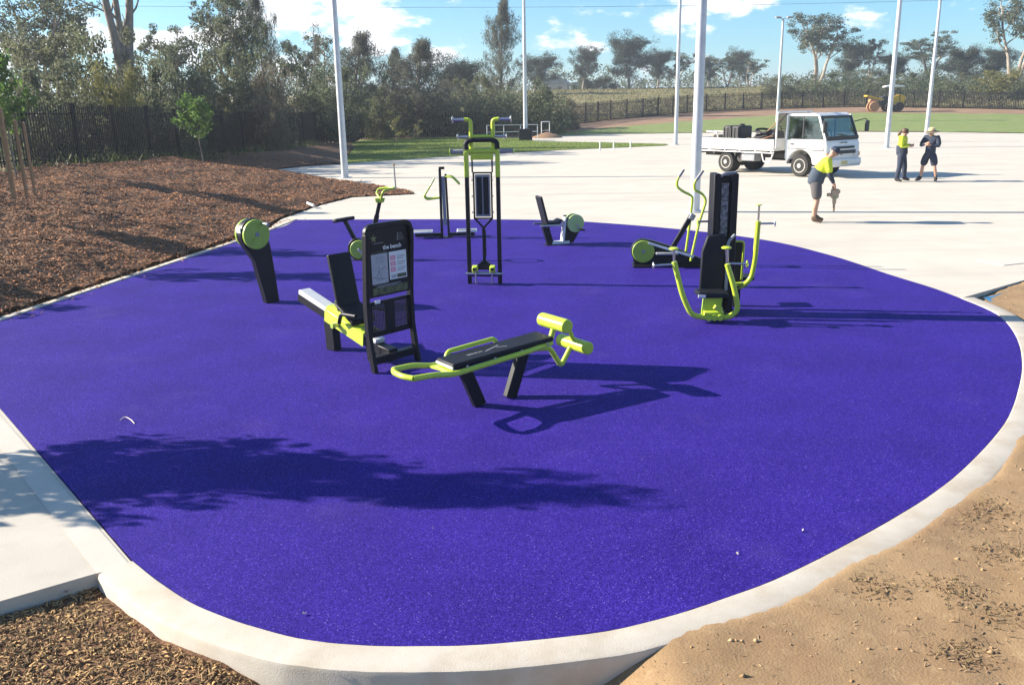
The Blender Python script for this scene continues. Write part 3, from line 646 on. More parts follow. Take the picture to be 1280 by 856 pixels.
# tall dry grass blades on the hill
def blades(name, label, X, Y, Z, h, w, m, seed, lean=.35):
    rng = np.random.default_rng(seed); n = len(X); a = rng.random(n) * 6.283; hh = h * (.5 + rng.random(n)); ww = w * (.6 + .8 * rng.random(n)); lx, ly = rng.normal(size=n) * lean * hh, rng.normal(size=n) * lean * hh
    V = np.stack([np.stack([X - np.cos(a) * ww, Y - np.sin(a) * ww, Z], 1), np.stack([X + np.cos(a) * ww, Y + np.sin(a) * ww, Z], 1), np.stack([X + lx, Y + ly, Z + hh], 1)], 1).reshape(-1, 3)
    return tag(obj(name, np_mesh(name, V, np.arange(3 * n).reshape(n, 3), m)), label, None, None, 'stuff')
GRB = leafmat('dry_grass_blade', (.17, .155, .06), (.22, .195, .085), .3); GRG = leafmat('green_grass_blade', (.15, .23, .04), (.25, .30, .08), .45)
n = 42000; X = RNG.uniform(2, 95, n); Y = RNG.uniform(79, 168, n); fy = np.interp(X, [p[0] for p in FFENCE], [p[1] for p in FFENCE]); ok = Y > fy + .5; X, Y = X[ok], Y[ok]
blades('tall_grass', 'tall tan grass covering the hill behind the far fence', X, Y, hill(X, Y), .24, .09, GRB, 41)
lw = [p for p in lawn_low] + [p for p in lawn_up] + [g(440, 178)[:2], np.array([-10.2, 60.0]), np.array([-8.9, 50.0])]
n = 120000; X = RNG.uniform(-12, 11, n); Y = RNG.uniform(42, 74, n); ok = inside(X, Y, lw); X, Y = X[ok], Y[ok]
blades('grass', 'short turf on the wedge shaped lawn past the concrete', X, Y, np.full(len(X), .03), .06, .012, GRG, 42, .6)
# saplings
tree_px('sapA', 10, 58, 24.2, 62, 'young_tree', 'staked young leafy tree at the left edge of the mulch', 'tree', None, 40, .48)
tree_px('sapB', 249, 118, 33.2, 56, 'young_tree', 'lone bright green sapling on the mulch before the fence', 'tree', None, 100, .74)
tree_px('sprigA', 495, 138, 62, 22, 'young_tree', 'small yellowing sapling on the lawn edge, the left one', 'tree', None, 10, .03)
tree_px('sprigA', 521, 150, 61, 16, 'young_tree', 'smallest green sapling on the lawn edge, the right one', 'tree', None, 200, .03)
# trees standing just outside the view whose shade falls on the rubber and the mulch
for x, y, h, w, v, az, lab in ((-6.6, 6.80, 3.45, 1.0, 'sapB', 0, 'slender young tree left of the footpath whose tip shade crosses the rubber'), (-6.95, 7.12, 2.75, 1.35, 'sapA', 57, 'bushy young tree left of the footpath beside the slender one'), (-7.1, 6.62, 2.05, 1.25, 'sapB', 200, 'short spreading young tree nearest the footpath'), (-9.7, 15.2, 3.3, 1.1, 'sapB', 114, 'young tree on the mulch shading the rubber behind the hand bike'), (-11.4, 17.8, 3.6, 1.2, 'sapA', 171, 'young tree on the mulch shading the far left rubber edge'), (-13.6, 13.3, 3.1, 2.3, 'sapB', 228, 'wide young tree on the mulch left of the view')):
    tree_at(v, 'young_tree', lab, 'tree', x, y, .3, h, w, az, 'young trees shading the rubber')
STAKE = mat('timber_stake', (.36, .23, .12), (.28, .17, .09), 9, .85)
for px, py, hgt, w in ((17, 243, 1.75, .075), (33, 242, 1.5, .05), (43, 239, 1.45, .045)):
    P = at(px, py, 2.7); B = None
    for _ in range(12):
        z = .45 if B is None else mz1(B); B = g(px, py, z)
    t = thing('tree_stake', {17: 'thick timber stake nearest the left edge beside the young tree', 33: 'middle thin stake of the staked young tree', 43: 'right hand thin stake of the staked young tree'}[px], 'stake', (B[0], B[1], z - .1), 0, 'stakes around the young tree')
    MB().box((0, 0, (hgt + .1) / 2), (w, w, hgt + .1)).add([(-w / 2, -w / 2, hgt + .1), (w / 2, -w / 2, hgt + .1), (w / 2, w / 2, hgt + .1), (-w / 2, w / 2, hgt + .1), (0, 0, hgt + .14)], [(0, 1, 4), (1, 2, 4), (2, 3, 4), (3, 0, 4)]).build('shaft', STAKE, t)
t = thing('star_picket', 'thin dark steel picket standing in the mulch tip', 'stake', g(495, 238))
MB().cyl((0, 0, -.1), (-.03, 0, .80), .025, n=8).build('shaft', GREYF, t); MB().lathe([(.035, .78), (.04, .82), (.02, .85)], (-.03, 0, 0), n=10).build('cap', STAKE, t)

# ------------------------------------------------------------------ fitness machines
GM = 'outdoor fitness machines on the purple rubber'
def disc(mb, c, r, t, axis='y', n=36, rim=.008):
    return mb.lathe([(r - rim, -t / 2), (r, -t / 2 + rim), (r, t / 2 - rim), (r - rim, t / 2)], c, axis, n)
def bolts(parent, pts, axis='y', r=.012, t=.012, m=STEEL):
    mb = MB()
    for p in pts: mb.lathe([(r, -t), (r, t * .6), (r * .6, t)], p, axis, 8)
    o = mb.build('bolts', m, parent); o['kind'] = 'stuff'; return o
def arc(c, r, a0, a1, n=12): return [(c[0] + r * math.cos(R_(a0 + (a1 - a0) * i / n)), c[1] + r * math.sin(R_(a0 + (a1 - a0) * i / n))) for i in range(n + 1)]

def hand_bike():
    t = thing('hand_bike', 'black hand bike post with two green discs, leftmost machine on the rubber', 'gym machine', (-3.43, 12.3, .006), 228, GM)
    prof = [(.095, 0), (.17, .35), (.225, .62), (.36, .84)] + arc((.20, 1.0), .215, -30, 200, 18) + [(-.035, .80), (-.06, .55), (-.085, .25), (-.105, 0)]
    MB().prism(prof, .12).build('post', BLACK, t, .012)
    for s in (1, -1):
        d = disc(MB(), (.20, s * .095, 1.0), .205, .05).build('disc', LIMED, t, label='lime green crank disc')
        disc(MB(), (.20, s * .123, 1.0), .035, .012, n=16).build('hub_cap', GREYF, d)
        MB().box((.20 - .0, s * .121, 1.0), (.30, .008, .022), (0, .9, 0)).build('disc_rib', LIMED, d)
        a = R_(65 if s > 0 else 235); p = (.20 - math.cos(a) * .16 * s, s * .12, 1.0 + math.sin(a) * .16)
        h = MB().cyl(p, (p[0], p[1] + s * .17, p[2]), .016, n=12).build('crank_handle', STEEL, t)
        MB().lathe([(.02, 0), (.026, .01), (.026, .022), (.02, .03)], (p[0], p[1] + s * .16, p[2]), 'y', 12).build('handle_end', GREYF, h)
    MB().box((.405, 0, 1.03), (.012, .10, .15), (0, .1, 0)).build('instruction_plate', ALU, t)
hand_bike()

def text(s, size, m, parent, loc, rot, name='lettering', ext=.0006, align='LEFT', bold=False):
    cu = bpy.data.curves.new(name, 'FONT'); cu.body = s; cu.size = size; cu.extrude = ext; cu.align_x = align
    if bold: cu.offset = size * .02
    o = bpy.data.objects.new(name, cu); COL.objects.link(o); dg = bpy.context.evaluated_depsgraph_get()
    me = bpy.data.meshes.new_from_object(o.evaluated_get(dg)); bpy.data.objects.remove(o); me.materials.clear(); me.materials.append(m)
    o = bpy.data.objects.new(name, me); COL.objects.link(o); o.parent = parent; o.location = loc; o.rotation_euler = rot; return o
WHITE = mat('white_print', (.72, .72, .70), None, rough=.5); GREYP = mat('grey_sheet', (.42, .42, .44), (.36, .36, .38), 18, .5); PINK = mat('pink_print', (.75, .28, .36), None, rough=.5)
OLIVE = mat('olive_print', (.13, .14, .05), (.03, .035, .02), 22, .5); DARKP = mat('dark_print', (.03, .03, .03), None, rough=.5); MIDP = mat('mid_grey_print', (.25, .25, .26), None, rough=.5)

def leg_press():
    t = thing('leg_press', 'lime and black sled machine with a tall instruction sign, left of the bench', 'gym machine', (-1.25, 9.0, .006), 138, GM)
    # local x runs from the sign along the rail, local y towards the left foot; the sign is read from -x
    for s in (1, -1):
        pts = [(-.03, s * .305, 0), (.0, s * .303, .16), (.04, s * .30, .42), (.045, s * .298, .75), (.005, s * .295, 1.30), (-.005, s * .29, 1.44)]
        mb = MB()
        for a, b in zip(pts[:-1], pts[1:]): pass
        mb.prism([(p[0] - .035, p[2]) for p in pts] + [(p[0] + .035, p[2]) for p in pts[::-1]], .045, off=s * .30); mb.build('side_post', BLACK, t, .008)
    top = [(-.32, 1.40)] + arc((-.22, 1.44), .10, 180, 90, 6) + arc((.22, 1.44), .10, 90, 0, 6) + [(.32, 1.40)] + [(.275, 1.38), (.275, 1.40)] + arc((.22, 1.43), .06, 0, 90, 4) + arc((-.22, 1.43), .06, 90, 180, 4) + [(-.275, 1.40), (-.275, 1.38)]
    MB().prism(top, .05, 'yz', .0).build('top_frame', BLACK, t, .006)
    b = MB().prism([(-.28, .78), (.28, .78), (.28, 1.50), (-.28, 1.50)], .014, 'yz', .018).build('sign_board', BLACK, t, .002, label='black instruction sign board')
    fx = .009; Q = (R_(90), 0, R_(-90))        # print reads from -x with +y on the reader's left
    def pr(y0, z0, y1, z1, m, name, lift=.0): o = MB().box((fx - .001 - lift, (y0 + y1) / 2, (z0 + z1) / 2), (.0016, abs(y1 - y0), abs(z1 - z0))).build(name, m, b, smooth=False); return o
    pr(.235, .915, .02, 1.225, GREYP, 'grey_sheet'); pr(.0, .935, -.235, 1.225, WHITE, 'white_sheet'); pr(.235, .80, -.235, .875, OLIVE, 'photo_strip'); pr(.23, 1.236, .02, 1.244, OLIVE, 'olive_line')
    for k in range(3): pr(-.015, 1.135 - k * .062, -.085, 1.185 - k * .062, PINK, 'pink_tile', .001); text(('12', '10', '15')[k], .036, WHITE, b, (fx - .004, -.028, 1.147 - k * .062), Q, 'numerals')
    tl = MB()
    for k in range(3):
        for q in range(3): tl.box((fx - .0025, -.16 + (.01 if q == 2 else 0), 1.175 - k * .062 - q * .016), (.001, .11 - (.02 if q == 2 else 0), .006))
    for q in range(4): tl.box((fx - .0025, .13, 1.19 - q * .018), (.001, .12 - .02 * (q % 2), .006))
    x = tl.build('text_lines', MIDP, b, smooth=False); x['kind'] = 'stuff'
    sk = MB()
    for (y, z, w, h, r) in ((.15, 1.04, .012, .10, .3), (.12, 1.0, .012, .12, -.5), (.17, .98, .10, .012, .2), (.09, 1.07, .07, .012, -.3), (.12, .96, .13, .01, 0)): sk.box((fx - .0025, y, z), (.001, w, h), (r, 0, 0))
    x = sk.build('exercise_sketch', MIDP, b, smooth=False); x['kind'] = 'stuff'
    pr(-.02, .945, -.09, .985, GREYP, 'small_panel', .001); pr(-.10, .945, -.225, .985, OLIVE, 'small_photo', .001)
    text('the bench', .062, ALU, b, (fx - .003, .075, 1.262), Q, bold=True)
    tl = MB()
    for q in range(5): tl.box((fx - .002, .04 - .03 * (q % 2), .900 - .006 * q), (.001, .36 - .05 * (q % 3), .003))
    for q in range(4): tl.box((fx - .002, -.16, 1.345 + q * .02), (.001, .11 - .015 * q, .004))
    tl.box((fx - .002, -.13, 1.375), (.001, .006, .085)).box((fx - .002, .13, 1.335), (.001, .13, .006))
    x = tl.build('text_lines', MIDP, b, smooth=False); x['kind'] = 'stuff'
    st = []
    for k in range(10): a = R_(90 + 36 * k); r = .048 if k % 2 == 0 else .017; st.append((.19 + r * math.cos(a), 1.385 + r * math.sin(a)))
    MB().prism(st, .0016, 'yz', fx - .001).build('star_emblem', mat('olive_emblem', (.20, .20, .08), None, rough=.5), b, smooth=False)
    # perforated lower plate: strips leave real holes
    pl = MB(); zs0, zs1 = .40, .70
    pl.box((.045, 0, .715), (.02, .575, .03)); pl.box((.045, 0, .385), (.02, .575, .06)); pl.box((.045, 0, .55), (.02, .13, .33))
    for s in (1, -1): pl.box((.045, s * .265, .55), (.02, .055, .33))
    lp = pl.build('foot_panel', BLACK, t)
    mesh = MB(); nY, nZ = 9, 12
    for s in (1, -1):
        y0, y1 = s * .065, s * .238
        for k in range(nY + 1): y = y0 + (y1 - y0) * k / nY; mesh.box((.046, y, .55), (.006, .008, .31))
        for k in range(nZ + 1): z = .41 + .28 * k / nZ; mesh.box((.0445, (y0 + y1) / 2, z), (.006, .175, .010))
    x = mesh.build('perforated_mesh', BLACK, lp, smooth=False); x['kind'] = 'stuff'
    MB().box((.03, .165, .725), (.006, .07, .035)).build('maker_plate', ALU, lp)
    # rail, climbing away from the sign
    z = lambda x: .17 + (x - .25) * .285
    d = Vector((1, 0, .285)).normalized()
    rail = MB().bar((.16, 0, z(.16)), (1.60, 0, z(1.60)), .13, .10).build('rail', BLACK, t, .008)
    MB().bar((.96, 0, z(.96) + .078), (1.56, 0, z(1.56) + .078), .155, .055).build('rail_cover', ALU, t, .012, label='pale aluminium rail cover')
    MB().bar((.22, 0, z(.22) + .078), (.42, 0, z(.42) + .078), .13, .05).build('rail_end_cover', ALU, t, .01)
    MB().bar((1.08, 0, z(1.08) - .05), (1.06, 0, 0), .10, .16, (1, 0, 0)).build('rear_leg', BLACK, t, .01)
    MB().bar((.24, 0, z(.24) - .02), (.02, 0, .12), .12, .14).build('front_bracket', BLACK, t, .01); MB().box((.02, 0, .12), (.10, .58, .08)).build('cross_member', BLACK, t, .008)
    MB().bar((.32, 0, .0), (.34, 0, .2), .12, .14, (1, 0, 0)).build('front_leg', BLACK, t, .01)
    # carriage: a folded saddle over the rail
    c0, c1 = .36, 1.02; car = MB(); prof = [(-.135, -.02), (-.125, -.025), (-.11, .10), (-.06, .135), (.06, .135), (.11, .10), (.125, -.025), (.135, -.02), (.12, .115), (.065, .150), (-.065, .150), (-.12, .115)]
    vs = [(x, y, z(x) + h) for x in (c0, c1) for (y, h) in prof]; k = len(prof)
    car.add(vs, [tuple(range(k - 1, -1, -1)), tuple(range(k, 2 * k))] + [(i, (i + 1) % k, k + (i + 1) % k, k + i) for i in range(k)])
    cg = car.build('carriage', LIME, t, .004)
    MB().prism([(.62, z(.62) + .14), (.94, z(.94) + .14), (.86, z(.86) + .30), (.70, z(.70) + .24)], .15).build('seat_bracket', LIME, cg, .01)
    MB().cyl((.78, .12, z(.78) + .04), (.78, .20, z(.78) + .04), .026).build('lock_pin', STEEL, cg); disc(MB(), (.78, .205, z(.78) + .04), .034, .02, n=16).build('pin_knob', LIMED, cg)
    MB().prism([(.48, z(.48) + .15), (.80, z(.8) + .26), (.80, z(.8) + .30), (.47, z(.47) + .22)], .32).build('seat_pad', VINYL, t, .02)
    MB().bar((.73, 0, .52), (.86, 0, 1.13), .30, .05, (1, 0, 0)).build('backrest', VINYL, t, .015)
    MB().bar((.775, 0, .52), (.895, 0, 1.05), .08, .04, (1, 0, 0)).build('backrest_spine', BLACK, t, .006)
    for s in (1, -1): MB().tube(fillet([(.70, s * .17, .40), (.62, s * .20, .52), (.36, s * .20, .53)], .06), .022, 10).build('hand_grip', BLACK, t)
leg_press()

def bench():
    t = thing('sit_up_bench', 'low black padded bench with lime rollers, nearest machine', 'gym machine', (-.17, 7.8, .006), 36, GM)
    z = lambda x: .455 + x * .055 if False else .47 + (x + .5) * .055
    MB().bar((-.53, 0, z(-.53)), (.60, 0, z(.60)), .28, .045).build('bench_pad', VINYL, t, .014)
    MB().box((-.535, 0, z(-.53) - .012), (.012, .27, .022)).build('pad_end_plate', ALU, t)
    for s in (1, -1):
        pts = [(.60, s * .10, z(.6) - .05), (.30, s * .168, z(.3) - .04), (-.55, s * .168, z(-.55) - .055), (-.75, s * .185, .45), (-.95, s * .17, .455)]
        MB().tube(fillet(pts, .06), .026, 12).build('side_rail', LIME, t)
    MB().tube(fillet([(-.95, .17, .455), (-1.0, .08, .46), (-1.0, -.08, .46), (-.95, -.17, .455)], .06), .026, 12).build('end_handle', LIME, t)
    MB().prism([(-.62, -.165), (-.50, -.12), (-.50, .12), (-.62, .165), (-.585, .0)], .016, 'xy', z(-.55) - .045).build('handle_gusset', LIME, t)
    for (xb, xt) in ((-.17, -.36), (.17, .36)):
        MB().bar((xb, 0, 0), (xt, 0, z(xt) - .03), .07, .12, (1, 0, 0)).build('leg', BLACK, t, .008)
    MB().tube(fillet([(-.42, .168, z(-.42) - .03), (-.38, .19, z(-.4) + .035), (.14, .19, z(.14) + .04), (.17, .168, z(.17) - .03)], .05), .022, 10).build('side_handle', LIME, t)
    MB().bar((-.45, 0, z(-.45) - .045), (.52, 0, z(.52) - .045), .09, .05).build('spine', BLACK, t, .008)
    # lime roller frame beyond the raised end
    MB().tube(fillet([(.52, 0, .46), (.66, 0, .46), (.72, 0, .62)], .03), .028, 12).build('upper_arm', LIME, t)
    MB().cyl((.72, -.20, .64), (.72, .20, .64), .068, n=24).build('roller', LIME, t, .012, label='upper lime ankle roller')
    MB().tube(fillet([(.72, 0, .63), (.90, 0, .56), (.97, 0, .40)], .1), .022, 12).build('link_arm', LIME, t)
    MB().tube(fillet([(.50, 0, .42), (.66, 0, .40), (.80, 0, .19), (.92, 0, .36)], .05), .026, 12).build('lower_arm', LIME, t)
    MB().cyl((.97, -.22, .385), (.97, .22, .385), .064, n=24).build('roller', LIME, t, .012, label='lower lime ankle roller')
    for yy in (.125, -.125): pass
    bolts(t, [(-.4 + .3 * k, s * .168, z(-.4 + .3 * k) - .02) for k in range(4) for s in (1, -1)], 'z', .012, .012)
    lg = MB().box((-.02, 0, z(-.02) + .024), (.20, .012, .002), (0, -.055, .35)).build('pad_emblem', MIDP, t); MB().box((.07, -.03, z(.07) + .024), (.10, .012, .002), (0, -.055, -.5)).build('emblem_stroke', MIDP, lg)
    text('BENCH', .05, MIDP, t, (-.30, -.03, z(-.30) + .0245), (0, R_(-3.1), R_(0)))
bench()

def station():
    t = thing('pull_up_station', 'tall pull up and leg raise tower, tallest machine on the rubber', 'gym machine', (-.40, 13.36, .006), -6, GM)
    for s in (1, -1):
        p = MB().box((s * .235, 0, .81), (.06, .075, 1.62)).build('upright', BLACK, t, .008)
        MB().box((s * .235, 0, 1.81), (.066, .08, .38)).build('upper_sleeve', LIME, p, .008, label='lime green top of upright')
        MB().cyl((s * .27, 0, 2.0), (s * .47, 0, 2.0), .033, n=16).build('dip_grip', GRIP, t); disc(MB(), (s * .475, 0, 2.0), .05, .012, 'x', 16).build('end_flange', LIME, t)
        h = MB().tube(fillet([(s * .165, .06, 1.98), (s * .165, .06, 2.45), (s * .26, .06, 2.46)], .11, 8), .03, 12).build('horn', LIME, t)
        MB().cyl((s * .255, .06, 2.46), (s * .43, .06, 2.46), .022, n=12).build('horn_grip', STEEL, h); disc(MB(), (s * .435, .06, 2.46), .058, .012, 'x', 16).build('grip_flange', STEEL, h)
        MB().cyl((s * .18, .06, 2.21), (s * .36, .06, 2.21), .020, n=12).build('side_grip', STEEL, h); disc(MB(), (s * .365, .06, 2.21), .05, .012, 'x', 16).build('grip_flange', STEEL, h)
        MB().cyl((s * .15, 0, 1.69), (s * .15, 0, 1.98), .012, n=8).build('hanger_rod', BLACK, t)
        MB().tube([(s * .13, 0, 1.0), (0, 0, .86)], .016, 8).build('brace', BLACK, t)
        f = MB().box((s * .135, -.10, .25), (.085, .10, .09), (.25, 0, 0)).build('pedal', LIME, t, .012)
        MB().box((s * .135, -.155, .25), (.05, .014, .03)).build('pedal_slot', BLACK, f); MB().cyl((s * .125, -.10, .02), (s * .125, -.10, .20), .014, n=8).build('pedal_post', STEEL, f)
    MB().cyl((-.24, 0, 2.0), (.24, 0, 2.0), .034, n=16).build('crossbar', LIME, t); MB().cyl((-.19, .06, 2.21), (.19, .06, 2.21), .026, n=14).build('upper_crossbar', LIME, t)
    MB().bar((-.17, 0, 1.92), (.17, 0, 1.92), .03, .09).build('name_plate', LIME, t)
    MB().tube(fillet([(-.235, -.02, 2.03), (-.235, -.02, 2.13), (-.16, -.02, 2.165), (.16, -.02, 2.165), (.235, -.02, 2.13), (.235, -.02, 2.03)], .06), .036, 12).build('arm_pad', VINYL, t)
    bf = MB()
    for (c, s) in (((-.135, 0, 1.345), (.022, .05, .70)), ((.135, 0, 1.345), (.022, .05, .70)), ((0, 0, 1.685), (.25, .05, .022)), ((0, 0, 1.005), (.25, .05, .022))): bf.box(c, s)
    fr = bf.build('back_frame', BLACK, t, .004); MB().prism([(-.112, 1.03), (.112, 1.03), (.112, 1.66), (-.112, 1.66)], .03).build('back_panel', GREYF, fr)
    for s in (1, -1): MB().box((s * .05, -.02, 1.345), (.078, .018, .56)).build('back_pad', VINYL, t, .006)
    bolts(t, [(s * .155, -.03, 1.1 + .24 * k) for k in range(3) for s in (1, -1)], 'y')
    MB().cyl((0, 0, .87), (0, 0, .30), .026, n=12).build('centre_post', BLACK, t); MB().prism([(-.15, .22), (.15, .22), (.14, .27), (.03, .36), (-.03, .36), (-.14, .27)], .08).build('foot_flare', BLACK, t, .006)
    MB().cyl((-.29, -.08, .17), (.29, -.08, .17), .022, n=12).build('foot_bar', STEEL, t); MB().box((0, 0, .15), (.50, .10, .06)).build('lower_beam', BLACK, t, .006)
    MB().box((0, .06, .62), (.05, .03, .4)).build('rear_spine', BLACK, t)
station()

def spin_bike():
    t = thing('exercise_bike', 'upright exercise bike with a lime looped handlebar, left of the sign', 'gym machine', (-2.72, 15.75, .006), -6, GM)
    MB().prism(arc((0, .20), .20, 100, 340, 18) + [(.24, .10), (.26, .34), (.20, .34), (.12, .32)] , .12).build('body', BLACK, t, .012)
    for s in (1, -1):
        d = disc(MB(), (.02, s * .075, .19), .17, .03).build('disc', LIMED, t); disc(MB(), (.02, s * .095, .19), .03, .014, n=14).build('hub_cap', GREYF, d)
        p = (.02 - s * .10, s * .11, .19 + s * .12); c = MB().bar((.02, s * .10, .19), p, .018, .03).build('crank', STEEL, t); MB().box((p[0], p[1] + s * .06, p[2]), (.09, .10, .03)).build('pedal', BLACK, c, .006)
    MB().bar((-.05, 0, .32), (-.25, 0, .74), .06, .07, (1, 0, 0)).build('seat_post', BLACK, t, .008)
    sd = [(-.44, -.09), (-.36, -.115), (-.24, -.08), (-.08, -.03), (-.04, 0), (-.08, .03), (-.24, .08), (-.36, .115), (-.44, .09)]
    s_ = MB().prism(sd, .06, 'xy', 0).build('saddle', VINYL, t, .018); s_.location = (0, 0, .765); s_.rotation_euler = (0, R_(-9), 0)
    MB().box((-.27, 0, .745), (.22, .05, .025), (0, -.16, 0)).build('saddle_plate', STEEL, t)
    MB().bar((.21, 0, .28), (.36, 0, .80), .07, .08, (1, 0, 0)).build('stem', BLACK, t, .008); MB().bar((.36, 0, .80), (.43, 0, 1.06), .06, .06, (1, 0, 0)).build('stem_sleeve', BLACK, t, .006)
    MB().box((.30, 0, .60), (.012, .06, .34), (0, .28, 0)).build('stem_plate', ALU, t)
    MB().prism([(.36, 1.02), (.49, 1.02), (.52, 1.10), (.34, 1.10)], .07).build('handlebar_clamp', LIME, t, .008)
    MB().tube(fillet([(.44, 0, 1.08), (.33, .16, 1.17), (.36, .20, 1.24), (.56, .16, 1.27), (.70, .05, 1.27), (.70, -.05, 1.27), (.56, -.16, 1.25), (.52, -.18, 1.20), (.46, -.02, 1.08)], .05), .02, 10).build('handlebar', LIME, t)
    MB().box((.05, 0, .006), (.42, .22, .014)).build('base_plate', BLACK, t, .003)
spin_bike()

def waist_rig():
    t = thing('double_sided_press', 'twin post machine with lime handles and two platforms, behind the sign', 'gym machine', (-1.36, 18.31, .006), 3, GM)
    for x, w in ((-.06, .055), (.085, .045)): MB().bar((x, 0, 0), (x * .8 - .01, 0, 1.40 if x < 0 else 1.30), .06, w, (1, 0, 0)).build('post', BLACK, t, .01)
    MB().bar((.015, .0, .25), (.0, .0, 1.25), .02, .07, (1, 0, 0)).build('post_plate', GREYF, t)
    MB().box((-.02, 0, 1.42), (.12, .09, .05)).build('post_cap', BLACK, t, .012)
    for s in (-1, 1):
        MB().box((s * .34, 0, .06), (.56, .10, .07)).build('floor_beam', BLACK, t, .006)
        p = MB().box((s * .46, 0, .13), (.42, .34, .035)).build('foot_platform', ALU, t, .01); MB().box((s * .46, 0, .15), (.36, .28, .006)).build('grip_mat', GREYF, p)
    for yy in (.12, -.12):
        MB().tube(fillet([(-.09, yy * .3, .82), (-.34, yy, .80), (-.40, yy, .86), (-.18, yy, 1.21)], .05), .019, 10).build('handle', LIME, t)
        MB().tube(fillet([(.05, yy * .3, 1.25), (.19, yy, 1.25), (.34, yy, 1.09)], .06), .019, 10).build('handle', LIME, t)
    MB().tube([(-.39, -.12, .87), (-.39, .12, .87)], .019, 10).build('handle_bridge', LIME, t)
    MB().box((0, 0, .006), (.3, .26, .012)).build('base_plate', BLACK, t, .003)
waist_rig()

SHEENL = mat('sheen_green_plastic', (.48, .58, .24), (.42, .54, .18), 8, .4)  # green lightened in the base colour to stand for sun sheen on the disc
def recumbent():
    t = thing('recumbent_bike', 'small seated pedal bike with one pale green disc, at the far rubber edge', 'gym machine', (.90, 17.1, .006), 18, GM)
    MB().bar((-.12, 0, 0), (-.25, 0, .42), .10, .13, (1, 0, 0)).build('seat_post', BLACK, t, .01)
    MB().bar((-.20, 0, .34), (-.36, 0, .95), .30, .05, (1, 0, 0)).build('backrest', VINYL, t, .014)
    b = MB().box((-.355, -.02, .90), (.004, .10, .03), (0, -.26, 0)).build('maker_plate', ALU, t)
    MB().prism([(-.22, .40), (.02, .41), (.10, .49), (.06, .50), (-.02, .455), (-.24, .455)], .30).build('seat', VINYL, t, .014)
    for s in (1, -1): MB().cyl((-.40, s * .20, .40), (.06, s * .20, .40), .02, n=10).build('side_handle', STEEL, t)
    MB().cyl((-.1, -.2, .40), (-.1, .2, .40), .016, n=8).build('handle_bar', STEEL, t)
    MB().box((.08, 0, .035), (.36, .11, .06)).build('floor_beam', ALU, t, .008)
    MB().prism([(.14, .02), (.34, .02), (.46, .22)] + arc((.34, .40), .155, -35, 175, 14) + [(.16, .25)], .10).build('pedal_housing', BLACK, t, .01)
    MB().bar((.125, 0, .05), (.175, 0, .53), .15, .035, (1, 0, 0)).build('front_cover', ALU, t, .005)
    for s in (1, -1):
        d = disc(MB(), (.37, s * .085, .40), .175, .04).build('disc', SHEENL, t, label='green disc paled by painted sun sheen'); p = (.37 - .1 * s, s * .13, .40 + .12 * s)
        c = MB().bar((.37, s * .115, .40), p, .016, .026).build('crank', STEEL, t); MB().box((p[0], p[1] + s * .05, p[2]), (.09, .09, .028)).build('pedal', BLACK, c, .005)
    MB().box((-.12, 0, .006), (.24, .2, .012)).build('base_plate', BLACK, t, .003)
recumbent()

def cross_trainer():
    t = thing('cross_trainer', 'cross trainer with green disc and two wavy lime levers, left of the chest press', 'gym machine', (2.70, 14.6, .006), -4, GM)
    body = [(-.62, .02), (.50, .02), (.55, .10), (.12, .28), (-.10, .36), (-.36, .44)] + arc((-.48, .26), .20, 60, 215, 12)
    MB().prism(body, .16).build('body', BLACK, t, .015)
    MB().box((-.05, 0, .02), (1.20, .40, .03)).build('floor_frame', BLACK, t, .006)
    for s in (1, -1):
        d = disc(MB(), (-.48, s * .10, .26), .185, .035).build('disc', LIMED, t); disc(MB(), (-.48, s * .122, .26), .03, .012, n=14).build('hub_cap', GREYF, d)
        x = -.48 + s * -.08; z0 = .26 - s * .15
        MB().bar((x, s * .15, z0), (.34, s * .19, .12 + (.06 if s < 0 else 0)), .03, .035).build('pedal_arm', ALU, t)
        MB().box((-.10, s * .20, .18 - s * .06), (.36, .13, .03)).build('foot_plate', GREYF, t, .008)
    MB().bar((-.02, 0, .25), (.31, 0, .84), .06, .08, (1, 0, 0)).build('mast', BLACK, t, .01); MB().box((.31, 0, .82), (.09, .16, .10), (0, .5, 0)).build('mast_head', GREYF, t, .01)
    for s, ph in ((1, 0), (-1, 1)):
        yy = s * .13
        if ph == 0: pts = [(.24, yy, .10), (.31, yy, .80), (.33, yy, 1.15), (.20, yy, 1.20), (.06, yy, 1.30), (.07, yy, 1.42), (.17, yy, 1.58)]
        else: pts = [(.30, yy, .10), (.42, yy, .75), (.52, yy, 1.10), (.44, yy, 1.22), (.32, yy, 1.26), (.31, yy, 1.38), (.45, yy, 1.58)]
        l = MB().tube(fillet(pts, .09, 6), .021, 12).build('lever', LIME, t); e = Vector(pts[-1]); q = Vector(pts[-2]); MB().tube([e + (q - e) * .75, e], .026, 10).build('grip', GRIP, l)
    MB().cyl((.30, -.15, .80), (.30, .15, .80), .022, n=10).build('pivot', STEEL, t)
cross_trainer()

